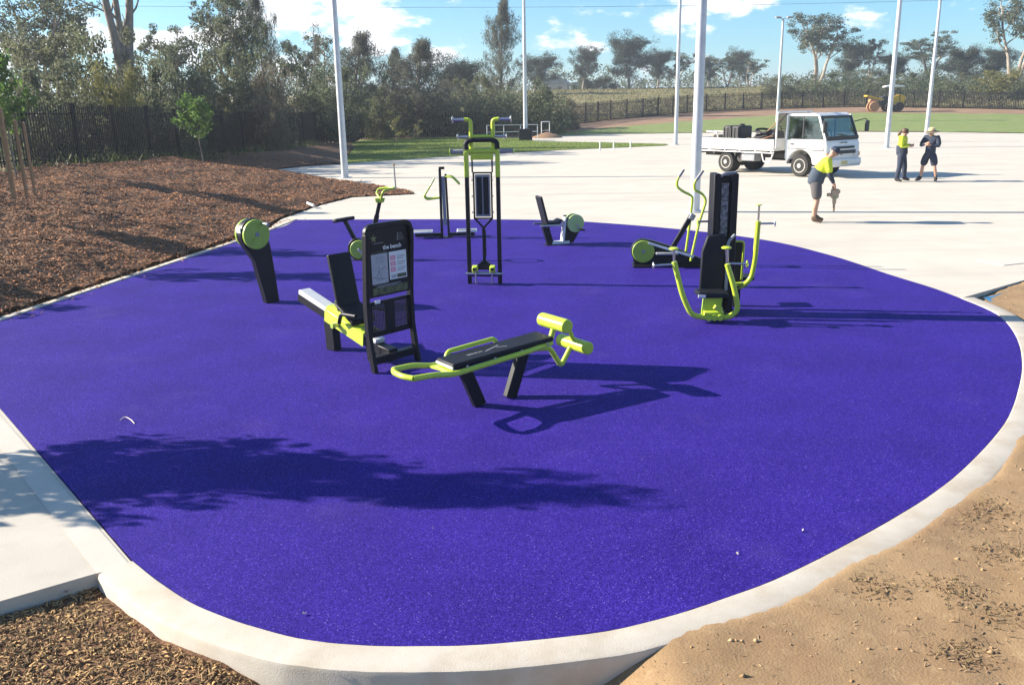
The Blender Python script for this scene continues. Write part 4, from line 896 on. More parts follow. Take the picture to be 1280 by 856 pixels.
def double_press():
    t = thing('chest_press', 'double sided press with black column and lime U shaped arms, rightmost machine', 'gym machine', (2.62, 11.05, .006), 0, GM)
    # centre column: two black cheeks with a pale strip between
    for (x, w) in ((-.045, .085), (.175, .085)): MB().box((x, .08, .92), (w, .28, 1.76)).build('column_cheek', BLACK, t, .014)
    MB().box((.065, .10, .92), (.14, .18, 1.70)).build('column_core', BLACK, t)
    MB().box((.065, .005, 1.35), (.09, .012, .66)).build('label_strip', mat('label_strip_print', (.30, .30, .31), (.08, .08, .085), 22, .5, lo=.42, hi=.58), t)
    MB().tube(fillet([(-.05, -.03, 1.74), (.03, -.04, 1.80), (.20, .02, 1.80)], .05), .022, 10).build('top_guard', GREYF, t)
    MB().box((.06, .08, .008), (.42, .42, .016)).build('base_plate', BLACK, t, .004)
    # near seat: backrest and a lime fold below
    MB().prism([(-.245, .36), (-.235, .86), (-.17, 1.06), (.055, 1.08), (.055, .36)], .06, off=-.16).build('backrest', VINYL, t, .02)
    MB().tube(fillet([(.085, -.19, .36), (.085, -.19, .98), (.17, -.17, 1.06)], .07), .02, 10).build('backrest_edge_tube', GREYF, t)
    s_ = MB().box((-.13, -.33, .36), (.36, .34, .06)).build('seat', VINYL, t, .02); MB().box((-.28, -.49, .36), (.09, .03, .035)).build('seat_end_plate', ALU, s_)
    MB().prism([(-.245, .02), (.0, .02), (.02, .30), (-.225, .30)], .03, off=-.30).build('seat_support', LIMED, t, .006, label='dark lime plate under the near seat')
    k = MB().box((-.10, -.36, .09), (.24, .12, .10)).build('pivot_block', LIME, t, .012); MB().box((-.06, -.42, .19), (.10, .07, .07), (0, .5, 0)).build('pivot_stop', LIME, k, .01)
    for x in (-.17, -.10, -.03): MB().lathe([(.036, -.02), (.04, 0), (.036, .02)], (x, -.43, .07), 'y', 12).build('pivot_bolt', LIME, k)
    # near arms: one U of lime tube
    MB().tube(fillet([(-.62, -.42, .78), (-.50, -.42, .34), (-.38, -.40, .10), (-.20, -.38, .06), (.10, -.38, .06), (.20, -.40, .16), (.13, -.42, .45), (.03, -.42, .74)], .13, 7), .034, 14).build('arm_tube', LIME, t)
    for x, o in ((-.62, -.01), (.03, -.02)):
        a = MB().cyl((x, -.42, .77), (x + o, -.43, .93), .016, n=10).build('grip_post', STEEL, t); MB().lathe([(.02, 0), (.062, .012), (.062, .022), (.045, .034)], (x + o, -.43, .925), 'z', 18).build('grip_cap', LIME, a)
    for x, e in ((-.62, -.26), (.03, .24)):
        a = MB().cyl((x, -.42, .75), (x + e, -.44, .74), .014, n=10).build('side_grip', STEEL, t); disc(MB(), (x + e, -.44, .74), .048, .014, 'x', 16).build('grip_flange', LIME if e > 0 else STEEL, a)
    # far side: second seat, its hoist and a single lime arm
    MB().prism([(.25, .36), (.25, .86), (.30, .90), (.43, .90), (.43, .36)], .06, off=.36).build('far_backrest', VINYL, t, .016)
    MB().box((.46, .62, .37), (.34, .30, .05)).build('far_seat', VINYL, t, .016)
    MB().box((.22, .22, .92), (.09, .12, .09)).build('hoist_head', LIMED, t, .008)
    MB().tube(fillet([(.25, .2, .92), (.39, .2, .92), (.38, .2, .42)], .05), .014, 10).build('hoist_tube', LIME, t); MB().tube([(.235, .2, .90), (.23, .2, .40)], .012, 8).build('hoist_tube', LIME, t)
    MB().prism([(.24, .30), (.40, .33), (.40, .38), (.28, .37), (.27, .26), (.24, .26)], .10, off=.2).build('seat_bracket', LIME, t)
    MB().tube(fillet([(.12, .30, .34), (.40, .30, .29), (.53, .30, .40), (.57, .30, .66), (.585, .30, 1.16)], .14, 8), .034, 14).build('far_arm', LIME, t)
    MB().cyl((.585, .30, 1.15), (.585, .30, 1.36), .014, n=10).build('grip_post', STEEL, t); disc(MB(), (.585, .30, 1.37), .04, .012, 'z', 16).build('grip_cap', LIME, t)
    a = MB().cyl((.585, .30, 1.13), (.80, .30, 1.13), .013, n=10).build('side_grip', STEEL, t); disc(MB(), (.80, .30, 1.13), .045, .012, 'x', 16).build('grip_flange', ALU, a)
    a = MB().cyl((-.03, .30, 1.17), (-.20, .30, 1.17), .013, n=10).build('side_grip', STEEL, t); disc(MB(), (-.20, .30, 1.17), .045, .012, 'x', 16).build('grip_flange', LIMED, a)
    MB().box((.10, .28, .28), (.18, .16, .30)).build('far_seat_post', BLACK, t, .01); MB().box((.40, .5, .17), (.09, .09, .36)).build('far_seat_leg', BLACK, t, .01)
    bolts(t, [(.0, -.2, .2 + .12 * q) for q in range(2)], 'y')
double_press()

# ------------------------------------------------------------------ tipper style flat tray truck
CLEAR = bpy.data.materials.new('clear_glass'); CLEAR.use_nodes = True
_t = CLEAR.node_tree; _t.nodes.clear(); _o = N(_t, 'ShaderNodeOutputMaterial'); _a = N(_t, 'ShaderNodeBsdfTransparent'); _a.inputs[0].default_value = (.62, .70, .68, 1)
_b = N(_t, 'ShaderNodeBsdfGlossy'); _b.inputs['Roughness'].default_value = .03; _b.inputs['Color'].default_value = (.9, .95, .95, 1); _m = N(_t, 'ShaderNodeMixShader', inp={0: .16})
_t.links.new(_a.outputs[0], _m.inputs[1]); _t.links.new(_b.outputs[0], _m.inputs[2]); _t.links.new(_m.outputs[0], _o.inputs[0])
DARKPL = mat('dark_plastic', (.025, .026, .028), (.035, .035, .036), 12, .6); LAMP = mat('lamp_lens', (.55, .58, .58), None, rough=.15, coat=.5); AMBER = mat('amber_lens', (.6, .22, .03), None, rough=.2); REDL = mat('red_lens', (.4, .02, .02), None, rough=.25)
CHASSIS = mat('chassis_grime', (.035, .033, .032), (.07, .062, .055), 5, .8); SEATF = mat('seat_cloth', (.06, .06, .065), None, rough=.9); PLATE = mat('number_plate_yellow', (.62, .52, .22), None, rough=.5)
RIMM = mat('dusty_rim', (.50, .48, .44), (.36, .34, .31), 8, .6)
def wheel(parent, c, r, w, twin=False, label=None):
    t = MB().lathe([(r * .60, -w / 2), (r * .93, -w / 2), (r, -w * .32), (r, w * .32), (r * .93, w / 2), (r * .60, w / 2)], (0, 0, 0), 'y', 28).build('wheel', RUBBER, parent); t.location = c
    s = -1 if c[1] < 0 else 1
    rim = MB().lathe([(r * .62, s * w * .2), (r * .62, s * w * .52), (r * .55, s * w * .50), (r * .48, s * w * .22), (r * .22, s * w * .30), (r * .20, s * w * .62), (r * .05, s * w * .66)], (0, 0, 0), 'y', 24).build('rim', RIMM, t)
    holes = MB()
    for k in range(8): a = k * math.pi / 4; holes.lathe([(r * .055, s * w * .2), (r * .055, s * w * .315)], (math.cos(a) * r * .36, 0, math.sin(a) * r * .36), 'y', 8)
    h = holes.build('rim_holes', DARKPL, t, smooth=False); h['kind'] = 'stuff'
    return t
def truck():
    a = R_(-55); P = g(1001, 221); ex = np.array([math.cos(a), math.sin(a), 0]); ey = np.array([-math.sin(a), math.cos(a), 0]); O = P - 1.675 * ex + .80 * ey
    t = thing('flatbed_truck', 'white flatbed truck parked on the concrete with tools on its tray', 'truck', O, -55)
    # chassis and tray
    for s in (1, -1): MB().box((-.35, s * .38, .66), (5.6, .09, .17)).build('chassis_rail', CHASSIS, t)
    deck = MB().box((-1.32, 0, .90), (3.86, 2.02, .09)).build('tray_deck', PAINTW, t)
    for s in (1, -1):
        d = MB().box((-1.32, s * 1.025, 1.08), (3.84, .035, .36)).build('drop_side', PAINTW, t, .006)
        for k in range(4): MB().box((-2.9 + k * 1.05, s * 1.046, 1.06), (.05, .012, .30)).build('side_hinge', ALU, d)
        r = MB().tube([(-3.2, s * 1.03, .78), (.56, s * 1.03, .78)], .018, 8).build('rope_rail', PAINTW, t)
        for k in range(6): MB().box((-3.1 + k * .72, s * 1.02, .825), (.03, .03, .09)).build('rail_bracket', PAINTW, r)
        for k in range(5): MB().box((-2.78 + k * .72, s * 1.005, .835), (.44, .02, .05)).build('dark_gap_strip', DARKPL, deck)  # dark dashes below the deck edge, between the rail brackets
        MB().tube(fillet([(.03, s * .98, .82), (.16, s * .98, .46), (.44, s * .98, .46), (.58, s * .98, .82)], .06), .026, 8).build('side_guard', PAINTW, t)
        MB().prism([(-2.25, .82), (-2.20, .62)] + [] + [(-2.12, .80), (-1.24, .80), (-1.15, .60), (-1.10, .82)], .5, 'xz', s * .78).build('mud_guard', DARKPL, t)
    MB().box((-3.255, 0, 1.08), (.035, 2.05, .36)).build('tail_gate', PAINTW, t, .006); b = MB().box((-3.2, 0, .72), (.08, 1.7, .12)).build('rear_bar', CHASSIS, t)
    for s in (1, -1): MB().box((-3.25, s * .7, .72), (.03, .3, .09)).build('tail_light', REDL, b)
    MB().box((-.62, -.72, .62), (.62, .42, .34)).build('fuel_tank', GREYF, t, .03); MB().box((-.4, .72, .60), (.7, .4, .36)).build('tool_locker', DARKPL, t, .02); MB().cyl((-1.0, -.55, .55), (-1.0, -.9, .55), .15, n=16).build('air_tank', CHASSIS, t)
    # headboard
    hb = MB().tube(fillet([(.66, -.98, .95), (.66, -.98, 2.19), (.66, .98, 2.19), (.66, .98, .95)], .1), .035, 10).build('headboard', PAINTW, t)
    ms = MB()
    for k in range(34): ms.box((.66, -.93 + k * 1.86 / 33, 1.56), (.008, .026, 1.2))
    for k in range(12): ms.box((.664, 0, 1.02 + k * .1), (.008, 1.9, .012))
    x = ms.build('headboard_mesh', DARKPL, hb, smooth=False); x['kind'] = 'stuff'
    MB().box((.66, 0, 1.12), (.03, 1.9, .34)).build('headboard_panel', PAINTW, hb)
    # axles and wheels
    for x in (1.675, -1.675): MB().cyl((x, -.78, .38), (x, .78, .38), .06, n=10).build('axle', CHASSIS, t)
    MB().lathe([(.05, -.2), (.17, -.1), (.19, 0), (.17, .1), (.05, .2)], (-1.675, 0, .38), 'y', 14).build('differential', CHASSIS, t)
    for x in (1.675, -1.675):
        for s in (1, -1): wheel(t, (x, s * .82, .385), .385, .22)
    for s in (1, -1): wheel(t, (-1.675, s * .57, .385), .385, .20)
    # cab
    arch = [(1.675 + .50 * math.cos(R_(a)), .42 + .50 * math.sin(R_(a))) for a in range(180, -1, -15)]
    low = [(1.0, .60)] + arch + [(2.70, .46), (2.77, .60), (2.74, 1.12), (2.68, 1.29), (1.0, 1.29)]
    cb = MB().prism(low, 1.86).build('cab_body', PAINTW, t, .06)
    MB().prism([(1.0, 2.06), (1.06, 2.145), (2.15, 2.165), (2.34, 2.07), (2.30, 2.05)], 1.80).build('roof', PAINTW, t, .045)
    MB().box((1.02, 0, 1.30), (.05, 1.84, .1)).box((1.02, 0, 1.99), (.05, 1.78, .18)).build('cab_rear_panel', PAINTW, t)
    for s in (1, -1):
        MB().bar((1.06, s * .895, 1.27), (1.06, s * .865, 2.10), .13, .05, (1, 0, 0)).build('rear_pillar', PAINTW, t); MB().bar((2.655, s * .895, 1.26), (2.31, s * .865, 2.10), .07, .07, (1, 0, 0)).build('windscreen_pillar', PAINTW, t)
        MB().bar((1.72, s * .90, 1.27), (1.72, s * .87, 2.08), .045, .03, (1, 0, 0)).build('window_divider', DARKPL, t)
        d = MB().prism([(1.20, .98), (1.26, 1.285), (2.60, 1.285), (2.62, .95), (2.2, .93), (1.95, .98)], .012, 'xz', s * .937).build('door', PAINTW, t, .004)
        MB().prism([(1.17, .95), (1.23, 1.284), (2.625, 1.284), (2.65, .92), (2.2, .90), (1.95, .95)], .008, 'xz', s * .931).build('door_gap', DARKPL, d)
        MB().box((1.34, s * .95, 1.12), (.16, .02, .05)).build('door_handle', DARKPL, d); MB().bar((1.13, s * .91, 1.285), (2.63, s * .91, 1.285), .04, .03).build('window_seal', DARKPL, d); MB().bar((1.13, s * .888, 2.055), (2.32, s * .888, 2.055), .03, .03).build('window_seal', DARKPL, d)
        w = MB(); w.add([(1.12, s * .905, 1.29), (2.63, s * .905, 1.29), (2.31, s * .88, 2.05), (1.12, s * .88, 2.05)], [(0, 1, 2, 3)]); w.add([(1.12, s * .900, 1.29), (2.63, s * .900, 1.29), (2.31, s * .875, 2.05), (1.12, s * .875, 2.05)], [(3, 2, 1, 0)]); w.build('side_window', CLEAR, t, smooth=False)
        ar = MB().tube(fillet([(2.45, s * .93, 1.85), (2.75, s * 1.14, 1.95), (2.80, s * 1.18, 1.88)], .05), .016, 8).build('mirror_arm', DARKPL, t); MB().box((2.80, s * 1.18, 1.70), (.07, .19, .36)).build('mirror', DARKPL, ar, .02)
        MB().prism([(1.12, .44), (1.23, .44), (1.23, .58), (1.12, .58)], .2, 'xz', s * .82).build('step', DARKPL, t)
        hl = MB().box((2.765, s * .72, .76), (.03, .32, .15)).build('headlight', LAMP, t, .02); MB().box((2.76, s * .885, .76), (.04, .07, .14)).build('indicator', AMBER, hl)
        MB().box((2.80, s * .70, .50), (.05, .12, .09)).build('fog_light', DARKPL, t, .01)
    ws = MB(); q = [(2.70, -.86, 1.31), (2.70, .86, 1.31), (2.365, .82, 2.05), (2.365, -.82, 2.05)]; ws.add(q, [(0, 1, 2, 3)]); ws.add([(a_ - .006, b_, c_) for a_, b_, c_ in q], [(3, 2, 1, 0)]); wsg = ws.build('windscreen', CLEAR, t, smooth=False)
    sl_ = Vector((-.335, 0, .74)).normalized()
    for (p0, p1, w) in (((2.705, -.86, 1.34), (2.705, .86, 1.34), .10), ((2.385, -.82, 2.03), (2.385, .82, 2.03), .08)): MB().bar(p0, p1, .03, w).build('windscreen_border', DARKPL, wsg)
    for s in (1, -1): MB().bar((2.70, s * .83, 1.30), (2.37, s * .80, 2.06), .10, .03, (1, 0, 0)).build('windscreen_border', DARKPL, wsg); MB().bar((2.72, s * .1 + .3, 1.36), (2.64, s * .1 - .2, 1.46), .012, .02).build('wiper', DARKPL, wsg)
    MB().box((2.55, 0, 1.30), (.30, 1.70, .10)).build('dashboard', DARKPL, t, .02)
    sw = [(2.36 + .10 * math.sin(a_) * -1 + 0, -.42 + .20 * math.cos(a_), 1.50 + .17 * math.sin(a_)) for a_ in [k * math.pi / 10 for k in range(20)]]; MB().tube(sw, .016, 8, True).build('steering_wheel', DARKPL, t)
    for y in (-.45, .1, .5): MB().box((1.35, y, 1.36), (.5, .42, .16)).box((1.16, y, 1.66), (.14, .42, .55)).build('cab_seat', SEATF, t, .03)
    # front
    gr = MB().box((2.775, 0, 1.01), (.02, 1.15, .075)).build('grille_slot', DARKPL, t); MB().box((2.782, 0, .855), (.02, 1.3, .12)).build('grille_slot', DARKPL, t)
    MB().box((2.785, 0, .94), (.02, 1.12, .035)).build('grille_bar', ALU, t)
    em = MB()
    for k in range(5): em.box((2.742, -.16 + k * .08, 1.17), (.006, .055, .05), (0, -.15, 0))
    MB().box((2.735, 0, 1.17), (.012, .46, .07), (0, -.15, 0)).build('emblem_plate', PAINTW, t); x = em.build('emblem_letters', DARKP, t, smooth=False); x['kind'] = 'stuff'
    MB().prism([(2.62, .34), (2.80, .36), (2.85, .46), (2.84, .62), (2.72, .64), (2.62, .62)], 1.88).build('bumper', PAINTW, t, .02); MB().box((2.852, -.05, .50), (.012, .36, .12)).build('number_plate', PLATE, t)
    MB().cyl((1.05, .2, 2.15), (1.05, .2, 2.2), .02, n=6).build('aerial_base', DARKPL, t)
    M = Matrix.Translation(Vector(O)) @ Matrix.Rotation(a, 4, 'Z')
    def on(x, y, z): return M @ Vector((x, y, z))
    # load on the tray
    c = thing('plastic_tank', 'black ribbed plastic tank standing mid tray on the white truck', 'tank', on(-1.75, -.25, .947), -55)
    for k in (-1, 1): MB().box((k * .21, 0, .38), (.40, .75, .74)).build('tank_half', DARKPL, c, .07)
    for k in range(5): MB().box((-.34 + .17 * k, -.382, .38), (.04, .03, .62)).build('rib', DARKPL, c)
    MB().lathe([(.11, 0), (.11, .06), (.08, .07)], (.2, 0, .75), n=14).build('filler_cap', DARKPL, c)
    c = thing('plate_compactor', 'small engine on a pale frame at the tail of the truck tray', 'machine', on(-2.75, -.2, .947), -55); TAN = mat('dusty_metal', (.35, .30, .23), (.22, .18, .13), 9, .8)
    MB().box((0, 0, .08), (.62, .5, .05)).build('base_plate', TAN, c, .01); MB().box((0, 0, .26), (.34, .32, .28)).build('engine', TAN, c, .03); MB().tube(fillet([(.25, -.22, .10), (.1, -.22, .5), (-.45, -.22, .52), (-.45, .22, .52), (.1, .22, .5), (.25, .22, .10)], .08), .02, 8).build('handle_frame', ALU, c); MB().cyl((.02, -.2, .3), (.02, .2, .3), .1, n=14).build('pulley', CHASSIS, c)
    c = thing('hose_coil', 'heap of dark coiled hose beside the headboard on the truck tray', 'hose', on(-.35, -.3, .947), -55); hp = []
    for k in range(110):
        a_ = k * .38; rr = .34 + .05 * math.sin(k * 1.7); hp.append((rr * math.cos(a_), rr * math.sin(a_) * 1.1, .06 + .0052 * k + .03 * math.sin(k * .9)))
    MB().tube(hp, .042, 6).build('hose', DARKPL, c)
    c = thing('tool_bag', 'bulging black tool bag between the hose heap and the headboard', 'bag', on(.22, -.35, .947), -55); MB().box((0, 0, .3), (.42, .62, .58), taper=(.6, .8)).build('bag_body', VINYL, c, .1); MB().tube(fillet([(0, -.2, .52), (0, -.15, .74), (0, .15, .74), (0, .2, .52)], .08), .02, 8).build('strap', DARKPL, c)
    for i, (x0, y0, x1, y1, z1, lb, mm) in enumerate(((-.75, -.62, .50, -.55, 1.02, 'timber handled shovel leaning forward on the headboard, nearest tray edge', STAKE), (-.45, -.45, .56, -.35, 1.18, 'dark bar leaning steeply on the headboard', DARKPL), (-1.1, -.75, .28, -.70, .42, 'red brown pole lying low across the hose heap', mat('rusty_pole', (.24, .11, .06), (.16, .07, .04), 8, .8)))):
        c = thing(('shovel', 'crowbar', 'pole')[i], lb, ('shovel', 'bar', 'pole')[i], on(x0, y0, .96), -55); MB().cyl((0, 0, .02), (x1 - x0, y1 - y0, z1), .024, n=8).build('shaft', mm, c)
        if i == 0: MB().prism([(-.12, -.1), (.1, -.12), (.16, 0), (.1, .12), (-.12, .1)], .012, 'xy', .03).build('blade', CHASSIS, c)
        if i == 1: MB().bar((x1 - x0, y1 - y0, z1 - .02), (x1 - x0 - .1, y1 - y0, z1 + .06), .03, .02).build('claw', mm, c)
        if i == 2: MB().lathe([(.035, 0), (.035, .06)], (x1 - x0, y1 - y0, z1 - .03), n=8).build('ferrule', CHASSIS, c)
    c = thing('tarpaulin_bundle', 'pale folded tarpaulin lying on the tray before the hose heap', 'tarpaulin', on(-1.05, .1, .947), -55)
    MB().box((0, 0, .16), (.55, 1.2, .30), (0, 0, .15)).build('folds', TAN, c, .1); MB().tube([(.0, -.62, .02), (.0, -.62, .34), (0, .62, .34), (0, .62, .02)], .012, 6).build('tie', DARKPL, c)
truck()

# ------------------------------------------------------------------ people
SKIN = mat('skin', (.45, .25, .17), (.50, .29, .20), 9, .55); HIVIS = mat('hi_vis_yellow', (.62, .72, .04), (.56, .66, .04), 7, .8, bump=.3, bscale=14); NAVY = mat('navy_cloth', (.022, .032, .058), (.032, .042, .07), 7, .85, bump=.3, bscale=14)
SHORTS = mat('grey_shorts_cloth', (.085, .08, .08), (.11, .10, .10), 7, .9, bump=.3, bscale=14); BOOT = mat('brown_boot', (.16, .10, .06), (.11, .07, .045), 9, .8); BBOOT = mat('black_boot', (.02, .02, .022), (.035, .03, .03), 9, .7); SOCK = mat('dark_sock', (.10, .08, .07), None, rough=.9)
HAIR = mat('brown_hair', (.07, .04, .022), (.11, .065, .035), 14, .6); STRAW = mat('straw', (.62, .50, .28), (.50, .38, .2), 20, .85); SLATE = mat('slate_cloth', (.045, .065, .095), (.06, .08, .11), 7, .85, bump=.3, bscale=14); BLUEW = mat('faded_blue_cloth', (.07, .11, .17), (.09, .13, .19), 7, .85, bump=.3, bscale=14)
def skin(name, chains, m, parent, sub=2):
    """chains: list of [(point, rx, ry), ...]; equal points are merged, first point is the root"""
    V = []; Rr = []; E = []; key = {}
    for ch in chains:
        prev = None
        for (p, rx, ry) in ch:
            k = tuple(round(c, 4) for c in p)
            if k not in key: key[k] = len(V); V.append(p); Rr.append((rx, ry))
            i = key[k]
            if prev is not None and prev != i: E.append((prev, i))
            prev = i
    me = bpy.data.meshes.new(name); me.from_pydata(V, E, []); o = bpy.data.objects.new(name, me); COL.objects.link(o)
    o.modifiers.new('skin', 'SKIN').use_smooth_shade = True; ss = o.modifiers.new('sub', 'SUBSURF'); ss.levels = sub; ss.render_levels = sub
    for i, r in enumerate(Rr): me.skin_vertices[0].data[i].radius = r; me.skin_vertices[0].data[i].use_root = (i == 0)
    dg = bpy.context.evaluated_depsgraph_get(); dg.update(); nm = bpy.data.meshes.new_from_object(o.evaluated_get(dg)); bpy.data.objects.remove(o); nm.materials.clear(); nm.materials.append(m); nm.shade_smooth()
    o = bpy.data.objects.new(name, nm); COL.objects.link(o); o.parent = parent; return o
def V3(*a): return Vector(a)
def hand_chains(w, d, lat, nrm, curl):
    d, lat, nrm = Vector(d).normalized(), Vector(lat).normalized(), Vector(nrm).normalized(); p = w + d * .075; out = [[(tuple(w), .028, .022), (tuple(p), .036, .016)]]
    for k, L in enumerate((.036, .042, .039, .030)):
        r = p + lat * (-.027 + .018 * k) + d * .012; b = r + (d * math.cos(curl) + nrm * math.sin(curl)) * L; e = b + (d * math.cos(curl * 2) + nrm * math.sin(curl * 2)) * L * .8
        out.append([(tuple(p), .036, .016), (tuple(r), .010, .010), (tuple(b), .009, .009), (tuple(e), .007, .007)])
    q = w + d * .03 - lat * .034 + nrm * .01; out.append([(tuple(w), .028, .022), (tuple(q), .013, .013), (tuple(q + d * .035 + nrm * .014), .010, .010), (tuple(q + d * .06 + nrm * .03), .008, .008)])
    return out
def person(label, base, rz, J, top, lower, legs, boots, hat, sleeve_to, fore, shorts, hairlong=False, sock=True, curl=.7):
    t = thing('person', label, 'person', base, rz); v = {k: V3(*p) for k, p in J.items() if k != 'look'}
    ch = [[(J['pelvis'], .11, .08), (J['spine'], .11, .085), (J['chest'], .14, .10), (J['neck'], .06, .055), (J['jaw'], .068, .075), (J['head'], .082, .098), (J['crown'], .06, .07)]]
    for s in ('l', 'r'):
        ch.append([(J['pelvis'], .11, .08), (J['hip' + s], .07, .07), (J['knee' + s], .056, .056), (tuple(v['knee' + s] * .55 + v['ank' + s] * .45 + V3(-.02, 0, 0)), .058, .055), (J['ank' + s], .036, .038), (J['toe' + s], .038, .028)])
        ch.append([(J['chest'], .15, .11), (J['sho' + s], .062, .062), (J['elb' + s], .042, .042), (J['wri' + s], .030, .026)])
        w = v['wri' + s]; d = (w - v['elb' + s]).normalized(); lat = d.cross(V3(1, 0, .2)).normalized() * (1 if s == 'l' else -1); ch += hand_chains(w, d, lat, d.cross(lat) * (1 if s == 'l' else -1), curl)
    body = skin('body', ch, SKIN, t)
    f = (v['head'] - v['jaw']); up = f.normalized(); fwd_ = V3(math.cos(J.get('look', 0)), math.sin(J.get('look', 0)), 0); fwd_ = (fwd_ - up * fwd_.dot(up)).normalized(); sd = up.cross(fwd_)
    c = v['jaw'] * .45 + v['head'] * .55
    MB().tube([c + fwd_ * .075 + up * .03, c + fwd_ * .105 - up * .005, c + fwd_ * .08 - up * .012], [.008, .014, .008], 8).build('nose', SKIN, body)
    for s in (1, -1):
        MB().lathe([(.004, -.004), (.010, 0), (.004, .006)], c + fwd_ * .084 + sd * (s * .03) + up * .03, 'x', 8).build('eye', DARKP, body); MB().prism([(-.018, -.03), (.012, -.028), (.02, .02), (-.005, .034), (-.022, .01)], .014).build('ear', SKIN, body).location = c + sd * (s * .084)
    MB().box(c + fwd_ * .084 - up * .042, (.008, .04, .008)).build('mouth', mat('lip', (.30, .12, .10), None) if 'lip' not in bpy.data.materials else bpy.data.materials['lip'], body)
    def lerp(a, b, k): return tuple(v[a] * (1 - k) + v[b] * k)
    # upper garment in one or two colours
    tc = [[(lerp('spine', 'chest', .05), .185, .16), (lerp('spine', 'chest', .5), .19, .16), (J['chest'], .195, .155), (lerp('chest', 'neck', .72), .10, .085), (lerp('chest', 'neck', .95), .072, .066)]]
    for s in ('l', 'r'): tc.append([(J['chest'], .195, .155), (J['sho' + s], .098, .096), (lerp('sho' + s, 'elb' + s, .55), .082, .082), (lerp('sho' + s, 'elb' + s, sleeve_to + .08), .075, .075)])
    skin('shirt', tc, top, t, 2)
    skin('shirt_hem', [[(tuple(v['pelvis'] + V3(0, 0, -.12)), .19, .165), (J['pelvis'], .195, .165), (J['spine'], .188, .158), (lerp('spine', 'chest', .45), .182, .152)]], lower, t, 2)
    if fore:
        for s in ('l', 'r'): skin('sleeve', [[(lerp('sho' + s, 'elb' + s, sleeve_to * .93), .062, .062), (J['elb' + s], .058, .058), (lerp('elb' + s, 'wri' + s, .5), .052, .050), (lerp('elb' + s, 'wri' + s, .92), .042, .040)]], fore, t)
    lc = [[(tuple(v['pelvis'] + V3(0, 0, .10)), .165, .14), (tuple(v['pelvis'] - V3(0, 0, .05)), .165, .145)]]
    for s in ('l', 'r'):
        if shorts: lc.append([(tuple(v['pelvis'] - V3(0, 0, .05)), .165, .145), (J['hip' + s], .125, .135), (lerp('hip' + s, 'knee' + s, .45), .122, .122), (lerp('hip' + s, 'knee' + s, .98), .115, .118)])
        else: lc.append([(tuple(v['pelvis'] - V3(0, 0, .05)), .165, .145), (J['hip' + s], .125, .135), (J['knee' + s], .084, .09), (lerp('knee' + s, 'ank' + s, .5), .080, .082), (lerp('knee' + s, 'ank' + s, 1.04), .076, .08)])
    skin('shorts' if shorts else 'trousers', lc, legs, t)
    for s in ('l', 'r'):
        a, o = v['ank' + s], v['toe' + s]; dd = (o - a); dd.z = 0; dd.normalize()
        skin('boot', [[(tuple(a + V3(0, 0, .09)), .052, .052), (tuple(a + V3(0, 0, -.005)), .054, .056), (tuple(a + dd * .10 - V3(0, 0, .025)), .05, .045), (tuple(a + dd * .19 - V3(0, 0, .038)), .046, .034)], [(tuple(a + V3(0, 0, -.005)), .054, .056), (tuple(a - dd * .045 - V3(0, 0, .03)), .044, .042)]], boots, t)
        if shorts and sock: skin('sock', [[(tuple(a + V3(0, 0, .06)), .048, .048), (tuple(a + V3(-.005, 0, .15)), .050, .050)]], SOCK, t, 1)
    h = v['head']
    def M(mb, name, m, par=None):
        o = mb.build(name, m, t); Rm = Matrix((fwd_, sd, up)).transposed().to_4x4(); o.matrix_local = Matrix.Translation(h) @ Rm; return o
    if hat == 'cap':
        M(MB().lathe([(.105, -.005), (.108, .03), (.092, .075), (.05, .10), (.005, .106)], n=18), 'cap', NAVY); M(MB().prism([(.06, -.085), (.15, -.07), (.185, 0), (.15, .07), (.06, .085)], .012, 'xy', .01), 'cap_brim', NAVY)
        M(MB().box((-.10, 0, .0), (.02, .07, .035)), 'cap_strap', WHITE)
    if hat == 'straw':
        M(MB().lathe([(.118, .015), (.115, .05), (.098, .105), (.06, .125), (.004, .13)], n=20), 'hat_crown', STRAW); M(MB().lathe([(.09, .012), (.16, .006), (.215, -.012), (.222, -.016), (.215, -.020), (.16, -.004), (.09, .002)], n=24), 'hat_brim', mat('dark_straw', (.16, .12, .075), (.22, .16, .10), 20, .9))
        M(MB().lathe([(.120, .012), (.119, .036)], n=20), 'hat_band', DARKPL)
    if hat == 'hair' or hairlong:
        M(MB().lathe([(.09, -.05), (.108, -.01), (.108, .03), (.09, .075), (.05, .098), (.004, .104)], (-.012, 0, 0), n=18), 'hair', HAIR)
        q = [h - fwd_ * .085 + up * .03, h - fwd_ * .15 - up * .03, h - fwd_ * .17 - up * .13, h - fwd_ * .13 - up * .22]; MB().tube(q, [.045, .05, .045, .015], 10).build('ponytail', HAIR, t)
    return t
J1 = dict(pelvis=(-.06, 0, .93), spine=(0, 0, 1.09), chest=(.10, 0, 1.27), neck=(.20, 0, 1.42), jaw=(.26, 0, 1.475), head=(.30, 0, 1.545), crown=(.315, 0, 1.60), hipl=(-.05, .09, .88), hipr=(-.05, -.09, .88), kneel=(.03, .11, .48), kneer=(-.01, -.10, .48), ankl=(0, .12, .085), ankr=(-.05, -.11, .085),
          toel=(.17, .14, .035), toer=(.12, -.13, .035), shol=(.15, .185, 1.345), shor=(.15, -.185, 1.345), elbl=(.22, .23, 1.08), elbr=(.20, -.23, 1.08), wril=(.33, .12, .87), wrir=(.32, -.12, .85), look=-.3)
person('worker in dark cap and grey shorts bending over a hand tool', g(1019, 278), -12, J1, HIVIS, SLATE, SHORTS, BOOT, 'cap', .92, NAVY, True)
